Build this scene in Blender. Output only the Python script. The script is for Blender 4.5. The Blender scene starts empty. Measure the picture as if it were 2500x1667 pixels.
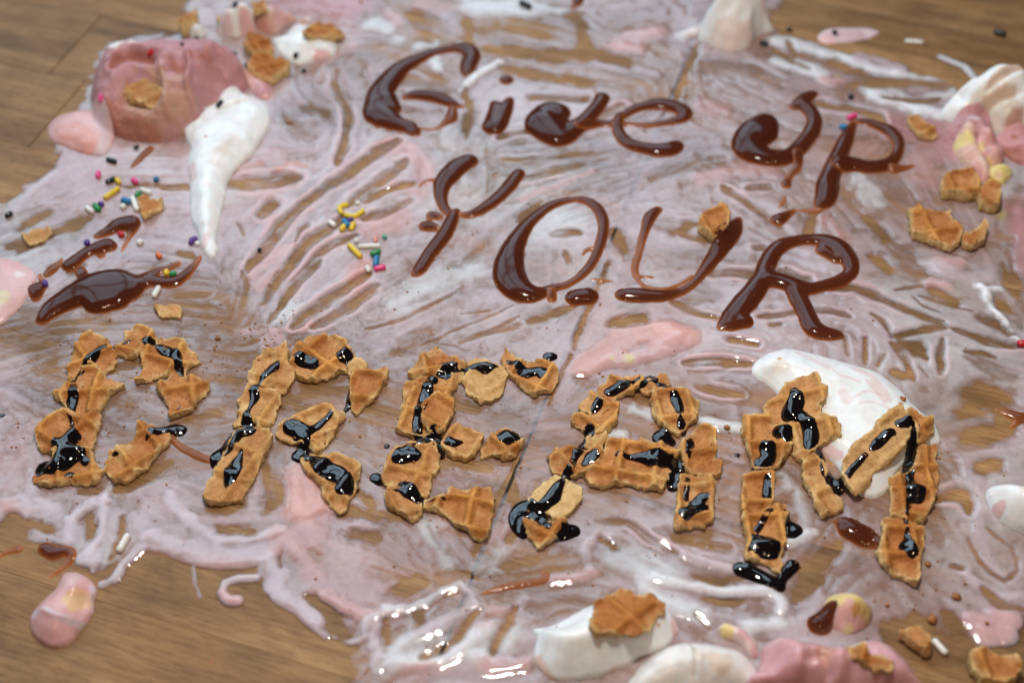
import bpy, math, random
import numpy as np

# ------------------------------------------------------------------ camera, light, exposure
PITCH, DIST, FPX = math.radians(48.0), 410.0, 50.0 / 36.0 * 2500.0      # lens 50 mm on a 36 mm frame, distances in mm
CAM = (0.0, -DIST * math.cos(PITCH), DIST * math.sin(PITCH))
scene = bpy.context.scene
col = scene.collection
cam_data = bpy.data.cameras.new('camera')
cam = bpy.data.objects.new('camera', cam_data)
col.objects.link(cam)
cam.location = [c * 0.001 for c in CAM]
cam.rotation_euler = (math.pi / 2 - PITCH, 0, 0)
cam_data.lens, cam_data.sensor_width = 50.0, 36.0
cam_data.clip_start, cam_data.clip_end = 0.01, 50.0
cam_data.dof.use_dof = True
cam_data.dof.focus_distance = 0.393
cam_data.dof.aperture_fstop = 8.0
scene.camera = cam

world = bpy.data.worlds.new('World')
scene.world = world
world.use_nodes = True
world.node_tree.nodes['Background'].inputs[0].default_value = (0.30, 0.33, 0.40, 1)
world.node_tree.nodes['Background'].inputs[1].default_value = 0.10
scene.view_settings.view_transform = 'Standard'
scene.view_settings.look = 'None'
scene.view_settings.exposure = -0.27
scene.view_settings.gamma = 1.0
scene.cycles.use_denoising = True
scene.cycles.max_bounces = 8
scene.cycles.transparent_max_bounces = 12
scene.cycles.sample_clamp_indirect = 4.0

def aim(o, target):
    from mathutils import Vector
    d = Vector(target) - o.location
    o.rotation_euler = d.to_track_quat('-Z', 'Y').to_euler()

def lamp(name, kind, loc, power, color, size=None, target=(0, 0, 0)):
    l = bpy.data.lights.new(name, kind)
    l.energy, l.color = power, color
    if kind == 'AREA':
        l.shape, l.size, l.size_y = 'RECTANGLE', size[0], size[1]
    else:
        l.shadow_soft_size = size
    o = bpy.data.objects.new(name, l)
    col.objects.link(o)
    o.location = loc
    aim(o, target)
    return o

# the window beyond the table: four panes with bars between them
WX, WY, WZ = -0.34, 0.66, 0.74
def window(power):
    from mathutils import Vector, Matrix
    c = Vector((WX, WY, WZ))
    q = (Vector((0, 0, 0)) - c).to_track_quat('-Z', 'Y')
    for ix in (-1, 0, 1):
        for iy in (-1, 1):
            o = lamp('window_pane_light', 'AREA', (0, 0, 0), power, (0.60, 0.82, 1.0), (0.41, 0.41))
            o.location = c + q @ Vector((ix * 0.455, iy * 0.2275, 0))
            o.rotation_euler = q.to_euler()
window(2.1)
# an added light low overhead for darker corners, and bulbs behind the photographer
lamp('added_centre_light', 'POINT', (0.01, -0.01, 0.385), 4.6, (1.0, 0.93, 0.84), 0.012)
for p in ((-0.06, -0.74, 1.00), (0.08, -0.80, 1.00), (0.44, -0.40, 1.12)):
    lamp('ceiling_bulb', 'POINT', p, 4.0, (1.0, 0.70, 0.42), 0.012)

# ------------------------------------------------------------------ picture frames the outlines were measured in
FR = {'A': (0, 0, 2.85125), 'B': (800, 0, 2.85125), 'C': (1600, 0, 2.6133), 'D': (0, 500, 2.85125), 'E': (800, 350, 2.85125),
      'F': (1600, 500, 2.6133), 'G': (0, 750, 3.1357), 'H': (650, 780, 2.7514), 'I': (1200, 850, 2.8514), 'J': (1750, 830, 2.6133),
      'K': (0, 1150, 2.94), 'L': (800, 1200, 2.6133), 'M': (1600, 1200, 2.6133), 'Z': (0, 0, 0.9408), 'P': (400, 250, 2.8514),
      'Q': (2000, 600, 3.92), 'R': (600, 0, 3.36), 'T': (1900, 0, 3.92), 'U': (2000, 1300, 4.272), 'V': (0, 1300, 2.6133)}

def ground(px, py, z=0.0):
    """the point of the table (mm, at height z) seen at a place of the photograph"""
    dx, dy = (px - 1250.0) / FPX, -(py - 833.5) / FPX
    d1 = math.cos(PITCH) + dy * math.sin(PITCH)
    d2 = -math.sin(PITCH) + dy * math.cos(PITCH)
    t = (z - CAM[2]) / d2
    return np.array([dx * t, CAM[1] + d1 * t])

def pt(f, x, y, z=0.0):
    x0, y0, s = FR[f]
    return ground(x0 + x / s, y0 + y / s, z)

def stroke(f, pts, z=0.0, w=None, scale=1.0):
    """points with half-widths -> array of (x, y, radius) in mm"""
    P = [(p[0], p[1], (p[2] if len(p) > 2 else w) * scale) for p in pts]
    out = []
    n = len(P)
    for i, (x, y, r) in enumerate(P):
        a, b = P[max(0, i - 1)], P[min(n - 1, i + 1)]
        tx, ty = b[0] - a[0], b[1] - a[1]
        L = math.hypot(tx, ty)
        c = pt(f, x, y, z)
        if L < 1e-6:
            ra = (np.linalg.norm(pt(f, x + r, y, z) - pt(f, x - r, y, z)) + np.linalg.norm(pt(f, x, y + r, z) - pt(f, x, y - r, z))) / 4
        else:
            nx, ny = -ty / L * r, tx / L * r
            ra = np.linalg.norm(pt(f, x + nx, y + ny, z) - pt(f, x - nx, y - ny, z)) / 2
        out.append((c[0], c[1], ra))
    return np.array(out)

def densify(S, step=1.5):
    """Catmull-Rom through stroke points"""
    if len(S) < 3:
        return S
    out = []
    for i in range(len(S) - 1):
        p0, p1, p2, p3 = S[max(0, i - 1)], S[i], S[i + 1], S[min(len(S) - 1, i + 2)]
        n = max(1, int(np.linalg.norm(p2[:2] - p1[:2]) / step))
        for k in range(n):
            t = k / n
            q = 0.5 * (2 * p1 + (p2 - p0) * t + (2 * p0 - 5 * p1 + 4 * p2 - p3) * t * t + (3 * p1 - p0 - 3 * p2 + p3) * t ** 3)
            q[2] = p1[2] * (1 - t) + p2[2] * t
            out.append(q)
    out.append(S[-1])
    return np.array(out)

def smooth_poly(P, step=1.2):
    P = np.array(P)
    n = len(P)
    out = []
    for i in range(n):
        p0, p1, p2, p3 = P[(i - 1) % n], P[i], P[(i + 1) % n], P[(i + 2) % n]
        m = max(1, int(np.linalg.norm(p2 - p1) / step))
        for k in range(m):
            t = k / m
            out.append(0.5 * (2 * p1 + (p2 - p0) * t + (2 * p0 - 5 * p1 + 4 * p2 - p3) * t * t + (3 * p1 - p0 - 3 * p2 + p3) * t ** 3))
    return np.array(out)

# ------------------------------------------------------------------ one common height map of the table top (mm)
ST = 0.36
GX = np.arange(-205.0, 205.0, ST)
GY = np.arange(-118.0, 186.0, ST)
NX, NY = len(GX), len(GY)
HM = np.zeros((NY, NX), np.float32)

_lat = np.random.RandomState(7).rand(8, 256, 256).astype(np.float32)
def vnoise(x, y, k):
    x0, y0 = np.floor(x).astype(np.int32), np.floor(y).astype(np.int32)
    fx, fy = x - x0, y - y0
    fx, fy = fx * fx * (3 - 2 * fx), fy * fy * (3 - 2 * fy)
    L = _lat[k % 8]
    a, b = L[y0 & 255, x0 & 255], L[y0 & 255, (x0 + 1) & 255]
    c, d = L[(y0 + 1) & 255, x0 & 255], L[(y0 + 1) & 255, (x0 + 1) & 255]
    return (a * (1 - fx) + b * fx) * (1 - fy) + (c * (1 - fx) + d * fx) * fy
def fbm(x, y, scale, seed=0, octaves=4, gain=0.5):
    """about -1..1; scale is the size in mm of the largest lump"""
    s, amp, tot = 0.0, 1.0, 0.0
    ca, sa = math.cos(0.7), math.sin(0.7)
    x, y = x / scale + 17.3 * seed, y / scale - 9.1 * seed
    for o in range(octaves):
        s = s + amp * (vnoise(x, y, seed + o) * 2 - 1)
        tot += amp
        amp *= gain
        x, y = (x * ca - y * sa) * 2.03 + 5.1, (x * sa + y * ca) * 2.03 + 1.7
    return s / tot * 1.5

def blur(a, n=1):
    for _ in range(n):
        p = np.pad(a, 1, mode='edge')
        a = (p[:-2] + 2 * p[1:-1] + p[2:]) / 4
        a = (a[:, :-2] + 2 * a[:, 1:-1] + a[:, 2:]) / 4
    return a
def boxblur(a, r):
    for ax in (0, 1):
        p = np.pad(a, [(r + 1, r) if k == ax else (0, 0) for k in (0, 1)], mode='edge')
        c = np.cumsum(p, axis=ax, dtype=np.float64)
        a = ((c[2 * r + 1:] - c[:-2 * r - 1]) if ax == 0 else (c[:, 2 * r + 1:] - c[:, :-2 * r - 1])) / (2 * r + 1)
    return a
def sstep(a, b, x):
    t = np.clip((x - a) / (b - a), 0, 1)
    return t * t * (3 - 2 * t)

def region(x0, y0, x1, y1, pad):
    i0, i1 = max(0, int((x0 - pad - GX[0]) / ST)), min(NX, int((x1 + pad - GX[0]) / ST) + 2)
    j0, j1 = max(0, int((y0 - pad - GY[0]) / ST)), min(NY, int((y1 + pad - GY[0]) / ST) + 2)
    if i1 - i0 < 3 or j1 - j0 < 3:
        return None
    sl = (slice(j0, j1), slice(i0, i1))
    X, Y = np.meshgrid(GX[i0:i1], GY[j0:j1])
    return sl, X, Y

def cap_field(strokes, X, Y):
    """signed distance to the union of tapered strokes and a domed profile"""
    sd = np.full(X.shape, 1e3)
    hh = np.zeros(X.shape)
    for S in strokes:
        segs = [(S[0], S[0])] if len(S) == 1 else zip(S[:-1], S[1:])
        for a, b in segs:
            m = max(a[2], b[2]) + 3.0
            jx = np.where((X[0] > min(a[0], b[0]) - m) & (X[0] < max(a[0], b[0]) + m))[0]
            jy = np.where((Y[:, 0] > min(a[1], b[1]) - m) & (Y[:, 0] < max(a[1], b[1]) + m))[0]
            if not len(jx) or not len(jy):
                continue
            q = (slice(jy[0], jy[-1] + 1), slice(jx[0], jx[-1] + 1))
            dx, dy = b[0] - a[0], b[1] - a[1]
            L2 = dx * dx + dy * dy
            xx, yy = X[q] - a[0], Y[q] - a[1]
            t = np.clip((xx * dx + yy * dy) / L2, 0, 1) if L2 > 1e-9 else 0.0
            d = np.hypot(xx - t * dx, yy - t * dy)
            r = a[2] + (b[2] - a[2]) * t
            sd[q] = np.minimum(sd[q], d - r)
            hh[q] = np.maximum(hh[q], np.sqrt(np.maximum(0, r * r - d * d)))
    return sd, hh

def poly_sdf(P, X, Y):
    n = len(P)
    d2 = np.full(X.shape, 1e9)
    ins = np.zeros(X.shape, bool)
    for i in range(n):
        a, b = P[i], P[(i + 1) % n]
        e = b - a
        L2 = max(e @ e, 1e-9)
        wx, wy = X - a[0], Y - a[1]
        t = np.clip((wx * e[0] + wy * e[1]) / L2, 0, 1)
        d2 = np.minimum(d2, (wx - t * e[0]) ** 2 + (wy - t * e[1]) ** 2)
        if a[1] != b[1]:
            c = ((a[1] > Y) != (b[1] > Y)) & (X < (b[0] - a[0]) * (Y - a[1]) / (b[1] - a[1]) + a[0])
            ins ^= c
    d = np.sqrt(d2)
    return np.where(ins, -d, d)

# ------------------------------------------------------------------ objects
def tag(o, label=None, cat=None, group=None, kind=None):
    for k, v in (('label', label), ('category', cat), ('group', group), ('kind', kind)):
        if v:
            o[k] = v
    return o

def empty(name, loc):
    o = bpy.data.objects.new(name, None)
    o.empty_display_size = 0.005
    col.objects.link(o)
    o.location = [c * 0.001 for c in loc]
    return o

def link_mesh(name, V, faces, mat, parent=None, attrs=None, smooth=True, loops=None):
    """V in mm, world space. faces: (n,4) array (and extra polygons in loops)"""
    lo, hi = V.min(0), V.max(0)
    c = np.array([(lo[0] + hi[0]) / 2, (lo[1] + hi[1]) / 2, lo[2]])
    if parent is not None:
        pc = np.array(parent.location) * 1000.0
        off = c - pc
    else:
        off = c
    me = bpy.data.meshes.new(name)
    extra = loops or []
    nl = faces.size + sum(len(e) for e in extra)
    me.vertices.add(len(V))
    me.vertices.foreach_set('co', ((V - c) * 0.001).astype(np.float32).ravel())
    me.loops.add(nl)
    idx = faces.ravel().astype(np.int32)
    if extra:
        idx = np.concatenate([idx] + [np.array(e, np.int32) for e in extra])
    me.loops.foreach_set('vertex_index', idx)
    k = faces.shape[1]
    starts = np.arange(len(faces)) * k
    tot = [k] * len(faces) + [len(e) for e in extra]
    st = list(starts)
    q = faces.size
    for e in extra:
        st.append(q)
        q += len(e)
    me.polygons.add(len(tot))
    me.polygons.foreach_set('loop_start', np.array(st, np.int32))
    try:
        me.polygons.foreach_set('loop_total', np.array(tot, np.int32))
    except Exception:
        pass
    for an, av in (attrs or {}).items():
        if av.ndim == 1:
            me.attributes.new(an, 'FLOAT', 'POINT').data.foreach_set('value', av.astype(np.float32))
        else:
            a4 = np.ones((len(av), 4), np.float32)
            a4[:, :3] = av
            me.attributes.new(an, 'FLOAT_COLOR', 'POINT').data.foreach_set('color', a4.ravel())
    me.update(calc_edges=True)
    me.polygons.foreach_set('use_smooth', np.full(len(tot), smooth, bool))
    me.validate()
    me.materials.append(mat)
    o = bpy.data.objects.new(name, me)
    col.objects.link(o)
    o.location = off * 0.001
    if parent is not None:
        o.parent = parent
    return o

def surface(X, Y, sd, top, rimz, wall=None, rng=None, keep=None):
    """grid sheet over sd < 0 whose rim is pulled onto the outline. wall: height (array) of the foot of a side wall.
    returns V, F, node indices (into the sub grid, per vertex), rim flag, loops"""
    c = (sd[:-1, :-1] + sd[1:, :-1] + sd[:-1, 1:] + sd[1:, 1:]) / 4
    C = c < 0
    if keep is not None:
        C &= keep
    if not C.any():
        return None
    ny, nx = sd.shape
    cnt = np.zeros((ny, nx), np.int8)
    for a, b in ((0, 0), (0, 1), (1, 0), (1, 1)):
        cnt[a:ny - 1 + a, b:nx - 1 + b] += C
    used, rim = cnt > 0, (cnt > 0) & (cnt < 4)
    vid = np.full((ny, nx), -1, np.int64)
    vid[used] = np.arange(used.sum())
    gy, gx = np.gradient(sd, ST)
    g2 = gx * gx + gy * gy + 1e-6
    stp = np.where(rim, np.clip(sd / np.sqrt(g2), -1.1 * ST, 1.1 * ST), 0) / np.sqrt(g2)
    VX, VY = X - gx * stp, Y - gy * stp
    Z = np.where(rim, rimz, top)
    V = np.stack([VX[used], VY[used], Z[used]], 1)
    jj, ii = np.where(C)
    F = np.stack([vid[jj, ii], vid[jj, ii + 1], vid[jj + 1, ii + 1], vid[jj + 1, ii]], 1)
    node = np.where(used.ravel())[0]
    loops = []
    isrim = rim[used]
    wlev = np.zeros(len(V))
    if wall is not None:
        Cp = np.pad(C, 1)
        E = []
        up = C & ~Cp[2:, 1:-1]
        dn = C & ~Cp[:-2, 1:-1]
        rt = C & ~Cp[1:-1, 2:]
        lf = C & ~Cp[1:-1, :-2]
        for msk, (a, b) in ((dn, ((0, 0), (0, 1))), (rt, ((0, 1), (1, 1))), (up, ((1, 1), (1, 0))), (lf, ((1, 0), (0, 0)))):
            j, i = np.where(msk)
            E.append(np.stack([vid[j + a[0], i + a[1]], vid[j + b[0], i + b[1]]], 1))
        E = np.concatenate(E)
        rv = np.unique(E)
        base_top, base_bot = V[rv, 2], wall[used][rv]
        nxr, nyr = (gx / np.sqrt(g2))[used][rv], (gy / np.sqrt(g2))[used][rv]
        prev = {int(v): int(v) for v in rv}
        allV, allF, allN, allW = [V], [F], [node], [wlev]
        nv = len(V)
        pos = {int(v): k for k, v in enumerate(rv)}
        for lev in (0.0, 0.33, 0.7, 1.0):
            jit = fbm(V[rv, 0] + lev * 31, V[rv, 1] - lev * 17, 1.1, 5, 2) * 0.35 * (lev > 0) + (0.0 if lev == 0 else 0.12 if lev < 0.9 else -0.45)
            NV = np.stack([V[rv, 0] + nxr * jit, V[rv, 1] + nyr * jit, base_top + (base_bot - base_top) * lev], 1)
            cur = np.arange(nv, nv + len(rv))
            p = np.array([prev[int(e)] for e in E[:, 0]])
            q = np.array([prev[int(e)] for e in E[:, 1]])
            c0 = cur[[pos[int(e)] for e in E[:, 0]]]
            c1 = cur[[pos[int(e)] for e in E[:, 1]]]
            if lev > 0:
                allF.append(np.stack([q, p, c0, c1], 1))
            allV.append(NV)
            allN.append(node[rv])
            allW.append(np.full(len(rv), max(lev, 0.02)))
            for k, v in enumerate(rv):
                prev[int(v)] = int(cur[k])
            nv += len(rv)
        nxt = {}
        for a, b in E:
            nxt.setdefault(int(a), []).append(int(b))
        while nxt:
            s = next(iter(nxt))
            lp, v = [], s
            while v in nxt:
                lp.append(prev[v])
                w = nxt[v].pop()
                if not nxt[v]:
                    del nxt[v]
                v = w
            if len(lp) > 2:
                loops.append(lp[::-1])
        V, F, node, wlev = np.concatenate(allV), np.concatenate(allF), np.concatenate(allN), np.concatenate(allW)
        isrim = np.concatenate([isrim, np.zeros(len(V) - len(isrim), bool)])
    return V, F, node, isrim, loops, wlev
# ------------------------------------------------------------------ materials
def new_mat(name):
    m = bpy.data.materials.new(name)
    m.use_nodes = True
    nt = m.node_tree
    nt.nodes.clear()
    out = nt.nodes.new('ShaderNodeOutputMaterial')
    return m, nt, out
def nd(nt, typ, **kw):
    n = nt.nodes.new(typ)
    for k, v in kw.items():
        setattr(n, k, v)
    return n
def setv(n, **kw):
    for k, v in kw.items():
        n.inputs[k.replace('_', ' ')].default_value = v
def noise(nt, scale, detail=4, rough=0.55, vec=None, dist=0.0):
    n = nd(nt, 'ShaderNodeTexNoise')
    setv(n, Scale=scale, Detail=detail, Roughness=rough, Distortion=dist)
    if vec is not None:
        nt.links.new(vec, n.inputs['Vector'])
    return n
def ramp(nt, fac, stops):
    r = nd(nt, 'ShaderNodeValToRGB')
    e = r.color_ramp.elements
    while len(e) < len(stops):
        e.new(0.5)
    for k, (p, c) in enumerate(stops):
        e[k].position = p
        e[k].color = (*c, 1) if len(c) == 3 else c
    nt.links.new(fac, r.inputs[0])
    return r
def mixc(nt, fac, a, b, mode='MIX'):
    m = nd(nt, 'ShaderNodeMix', data_type='RGBA', blend_type=mode)
    for s, v in ((0, fac), (6, a), (7, b)):
        if hasattr(v, 'links'):
            nt.links.new(v, m.inputs[s])
        else:
            m.inputs[s].default_value = v if s == 0 else (*v, 1)
    return m.outputs[2]
def bump(nt, height, strength, dist):
    b = nd(nt, 'ShaderNodeBump')
    b.inputs['Strength'].default_value = strength
    b.inputs['Distance'].default_value = dist
    nt.links.new(height, b.inputs['Height'])
    return b.outputs[0]
def mathn(nt, op, a, b=None):
    m = nd(nt, 'ShaderNodeMath', operation=op)
    for s, v in ((0, a), (1, b)):
        if v is None:
            continue
        if hasattr(v, 'links'):
            nt.links.new(v, m.inputs[s])
        else:
            m.inputs[s].default_value = v
    return m.outputs[0]
def attr(nt, name):
    return nd(nt, 'ShaderNodeAttribute', attribute_name=name)
def geo_pos(nt):
    return nd(nt, 'ShaderNodeNewGeometry').outputs['Position']

def mat_wood():
    m, nt, out = new_mat('maple_wood')
    tc = nd(nt, 'ShaderNodeTexCoord').outputs['Object']
    rnd = nd(nt, 'ShaderNodeObjectInfo').outputs['Random']
    off = nd(nt, 'ShaderNodeCombineXYZ')
    nt.links.new(mathn(nt, 'MULTIPLY', rnd, 3.0), off.inputs[0])
    nt.links.new(mathn(nt, 'MULTIPLY', rnd, 7.0), off.inputs[1])
    add = nd(nt, 'ShaderNodeVectorMath', operation='ADD')
    nt.links.new(tc, add.inputs[0])
    nt.links.new(off.outputs[0], add.inputs[1])
    def mapped(sx, sy):
        mp = nd(nt, 'ShaderNodeMapping')
        mp.inputs['Scale'].default_value = (sx, sy, sy)
        nt.links.new(add.outputs[0], mp.inputs['Vector'])
        return mp.outputs[0]
    broad = noise(nt, 1.0, 3, 0.5, mapped(10, 110), 0.6)
    fine = noise(nt, 1.0, 5, 0.65, mapped(80, 1300), 0.4)
    fleck = noise(nt, 1.0, 2, 0.5, mapped(260, 1500))
    blot = noise(nt, 1.0, 5, 0.6, mapped(26, 60), 0.8)
    c1 = ramp(nt, broad.outputs[0], [(0.26, (0.215, 0.112, 0.045)), (0.5, (0.335, 0.186, 0.078)), (0.76, (0.455, 0.275, 0.126))])
    c2 = ramp(nt, fine.outputs[0], [(0.34, (0.68, 0.61, 0.55)), (0.56, (1, 1, 1))])
    c3 = ramp(nt, fleck.outputs[0], [(0.30, (0.74, 0.70, 0.66)), (0.45, (1, 1, 1))])
    c4 = ramp(nt, blot.outputs[0], [(0.3, (0.58, 0.56, 0.55)), (0.65, (1.12, 1.1, 1.06))])
    tone = ramp(nt, rnd, [(0.0, (0.86, 0.84, 0.82)), (0.5, (1, 1, 1)), (1.0, (1.1, 1.06, 1.0))])
    cc = mixc(nt, 1.0, c1.outputs[0], c2.outputs[0], 'MULTIPLY')
    cc = mixc(nt, 1.0, cc, c3.outputs[0], 'MULTIPLY')
    cc = mixc(nt, 1.0, cc, c4.outputs[0], 'MULTIPLY')
    cc = mixc(nt, 1.0, cc, tone.outputs[0], 'MULTIPLY')
    b = nd(nt, 'ShaderNodeBsdfPrincipled')
    nt.links.new(cc, b.inputs['Base Color'])
    b.inputs['Roughness'].default_value = 0.5
    b.inputs['Specular IOR Level'].default_value = 0.22
    nt.links.new(bump(nt, fine.outputs[0], 0.25, 0.0003), b.inputs['Normal'])
    nt.links.new(b.outputs[0], out.inputs[0])
    return m

def mat_smear():
    """melted ice cream: milky where deep, lets the wood through where the film is thin, wet all over"""
    m, nt, out = new_mat('melted_ice_cream')
    P = geo_pos(nt)
    th = attr(nt, 'thick').outputs['Fac']
    cl = attr(nt, 'tint').outputs['Color']
    n1 = noise(nt, 700, 4, 0.6, P)
    n2 = noise(nt, 160, 3, 0.5, P)
    n3 = noise(nt, 1700, 3, 0.6, P)
    tt = mathn(nt, 'MULTIPLY', th, mathn(nt, 'ADD', mathn(nt, 'MULTIPLY', n1.outputs[0], 0.7), 0.62))
    alpha = mathn(nt, 'SUBTRACT', 1.0, mathn(nt, 'EXPONENT', mathn(nt, 'MULTIPLY', tt, -1.9)))
    b = nd(nt, 'ShaderNodeBsdfPrincipled')
    cvar = mixc(nt, 1.0, cl, ramp(nt, n2.outputs[0], [(0.35, (0.94, 0.90, 0.91)), (0.65, (1.03, 1.04, 1.04))]).outputs[0], 'MULTIPLY')
    nt.links.new(cvar, b.inputs['Base Color'])
    b.inputs['Roughness'].default_value = 0.5
    b.inputs['Specular IOR Level'].default_value = 0.0
    b.inputs['Subsurface Weight'].default_value = 0.25
    b.inputs['Subsurface Radius'].default_value = (1.0, 0.6, 0.5)
    b.inputs['Subsurface Scale'].default_value = 0.0012
    bm = bump(nt, n2.outputs[0], 0.3, 0.0006)
    bm2 = nd(nt, 'ShaderNodeBump')
    bm2.inputs['Strength'].default_value = 0.14
    bm2.inputs['Distance'].default_value = 0.00012
    nt.links.new(n3.outputs[0], bm2.inputs['Height'])
    nt.links.new(bm, bm2.inputs['Normal'])
    tr = nd(nt, 'ShaderNodeBsdfTransparent')
    tr.inputs[0].default_value = (0.985, 0.935, 0.86, 1)
    mx = nd(nt, 'ShaderNodeMixShader')
    nt.links.new(alpha, mx.inputs[0])
    nt.links.new(tr.outputs[0], mx.inputs[1])
    nt.links.new(b.outputs[0], mx.inputs[2])
    gl = nd(nt, 'ShaderNodeBsdfGlossy')
    gl.inputs['Roughness'].default_value = 0.045
    nt.links.new(bm2.outputs[0], gl.inputs['Normal'])
    fr = nd(nt, 'ShaderNodeFresnel')
    fr.inputs['IOR'].default_value = 1.58
    nt.links.new(bm2.outputs[0], fr.inputs['Normal'])
    wet = mathn(nt, 'MULTIPLY', fr.outputs[0], mathn(nt, 'MINIMUM', mathn(nt, 'MULTIPLY', th, 9.0), 1.0))
    mx2 = nd(nt, 'ShaderNodeMixShader')
    nt.links.new(wet, mx2.inputs[0])
    nt.links.new(mx.outputs[0], mx2.inputs[1])
    nt.links.new(gl.outputs[0], mx2.inputs[2])
    nt.links.new(mx2.outputs[0], out.inputs[0])
    return m

def mat_cream(name, rough, bs, bd):
    m, nt, out = new_mat(name)
    P = geo_pos(nt)
    cl = attr(nt, 'tint').outputs['Color']
    n1 = noise(nt, 260, 4, 0.6, P)
    n2 = noise(nt, 1500, 3, 0.6, P)
    b = nd(nt, 'ShaderNodeBsdfPrincipled')
    cc = mixc(nt, 1.0, cl, ramp(nt, n1.outputs[0], [(0.3, (0.92, 0.88, 0.87)), (0.6, (1.02, 1.02, 1.02))]).outputs[0], 'MULTIPLY')
    nt.links.new(cc, b.inputs['Base Color'])
    b.inputs['Roughness'].default_value = rough
    b.inputs['IOR'].default_value = 1.38
    b.inputs['Subsurface Weight'].default_value = 0.6
    b.inputs['Subsurface Radius'].default_value = (1.0, 0.55, 0.4)
    b.inputs['Subsurface Scale'].default_value = 0.0022
    s = mathn(nt, 'ADD', n1.outputs[0], mathn(nt, 'MULTIPLY', n2.outputs[0], 0.22))
    nt.links.new(bump(nt, s, bs, bd), b.inputs['Normal'])
    nt.links.new(b.outputs[0], out.inputs[0])
    return m

def mat_sauce(name, thin, mid, deep, k, rough, spec):
    m, nt, out = new_mat(name)
    th = attr(nt, 'thick').outputs['Fac']
    P = geo_pos(nt)
    n1 = noise(nt, 420, 2, 0.5, P)
    f = mathn(nt, 'SUBTRACT', 1.0, mathn(nt, 'EXPONENT', mathn(nt, 'MULTIPLY', th, -k)))
    c = ramp(nt, f, [(0.05, thin), (0.45, mid), (0.9, deep)])
    b = nd(nt, 'ShaderNodeBsdfPrincipled')
    nt.links.new(c.outputs[0], b.inputs['Base Color'])
    b.inputs['Roughness'].default_value = rough
    b.inputs['IOR'].default_value = 1.45
    b.inputs['Specular IOR Level'].default_value = spec
    nt.links.new(bump(nt, n1.outputs[0], 0.05, 0.0005), b.inputs['Normal'])
    nt.links.new(b.outputs[0], out.inputs[0])
    return m

def mat_waffle():
    m, nt, out = new_mat('waffle_cone')
    P = geo_pos(nt)
    cl = attr(nt, 'tint').outputs['Color']
    n1 = noise(nt, 900, 5, 0.65, P)
    n2 = noise(nt, 300, 3, 0.5, P)
    vo = nd(nt, 'ShaderNodeTexVoronoi')
    vo.inputs['Scale'].default_value = 1100
    nt.links.new(P, vo.inputs['Vector'])
    cc = mixc(nt, 1.0, cl, ramp(nt, n2.outputs[0], [(0.3, (0.82, 0.74, 0.62)), (0.62, (1.08, 1.06, 1.03))]).outputs[0], 'MULTIPLY')
    cc = mixc(nt, 1.0, cc, ramp(nt, n1.outputs[0], [(0.28, (0.72, 0.6, 0.5)), (0.5, (1, 1, 1)), (0.78, (1.12, 1.14, 1.2))]).outputs[0], 'MULTIPLY')
    b = nd(nt, 'ShaderNodeBsdfPrincipled')
    nt.links.new(cc, b.inputs['Base Color'])
    b.inputs['Roughness'].default_value = 0.62
    b.inputs['Specular IOR Level'].default_value = 0.16
    b.inputs['Subsurface Weight'].default_value = 0.15
    b.inputs['Subsurface Radius'].default_value = (1.0, 0.4, 0.15)
    b.inputs['Subsurface Scale'].default_value = 0.0012
    h = mathn(nt, 'ADD', n1.outputs[0], mathn(nt, 'MULTIPLY', vo.outputs['Distance'], 0.5))
    nt.links.new(bump(nt, h, 0.55, 0.0005), b.inputs['Normal'])
    nt.links.new(b.outputs[0], out.inputs[0])
    return m

def mat_plain(name, rgb, rough=0.3, var=0.06):
    m, nt, out = new_mat(name)
    P = geo_pos(nt)
    n1 = noise(nt, 1600, 3, 0.6, P)
    b = nd(nt, 'ShaderNodeBsdfPrincipled')
    lo, hi = tuple(c * (1 - 3 * var) for c in rgb), tuple(min(1, c * (1 + var)) for c in rgb)
    nt.links.new(ramp(nt, n1.outputs[0], [(0.3, lo), (0.6, hi)]).outputs[0], b.inputs['Base Color'])
    b.inputs['Roughness'].default_value = rough
    nt.links.new(bump(nt, n1.outputs[0], 0.15, 0.0002), b.inputs['Normal'])
    nt.links.new(b.outputs[0], out.inputs[0])
    return m

M_WOOD, M_SMEAR, M_WAFFLE = mat_wood(), mat_smear(), mat_waffle()
M_CREAM, M_ICE = mat_cream('whipped_cream', 0.2, 0.3, 0.0006), mat_cream('ice_cream', 0.42, 0.85, 0.0014)
M_CHOC = mat_sauce('chocolate_sauce', (0.46, 0.145, 0.042), (0.11, 0.026, 0.010), (0.055, 0.0115, 0.006), 0.80, 0.11, 0.30)
M_CARAMEL = mat_sauce('thin_chocolate_sauce', (0.38, 0.13, 0.04), (0.22, 0.062, 0.018), (0.10, 0.026, 0.010), 1.0, 0.10, 0.32)
M_SYRUP = mat_sauce('dark_syrup', (0.09, 0.016, 0.007), (0.012, 0.004, 0.003), (0.005, 0.003, 0.003), 3.0, 0.04, 0.85)
M_GAP = mat_plain('dark_joint_filler', (0.045, 0.035, 0.028), 0.9)
M_CRUMB = mat_plain('toasted_crumb', (0.36, 0.14, 0.04), 0.7, 0.15)
SPR = {'red': (0.55, 0.015, 0.02), 'pink': (0.80, 0.06, 0.25), 'blue': (0.02, 0.19, 0.40), 'yellow': (0.78, 0.54, 0.03), 'green': (0.02, 0.24, 0.07),
       'purple': (0.085, 0.03, 0.25), 'white': (0.82, 0.79, 0.74), 'orange': (0.72, 0.17, 0.03), 'teal': (0.09, 0.36, 0.28), 'coral': (0.80, 0.28, 0.24),
       'black': (0.012, 0.015, 0.018)}
M_SPR = {k: mat_plain(k + '_sugar', v, 0.32 if k != 'black' else 0.2) for k, v in SPR.items()}

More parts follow.
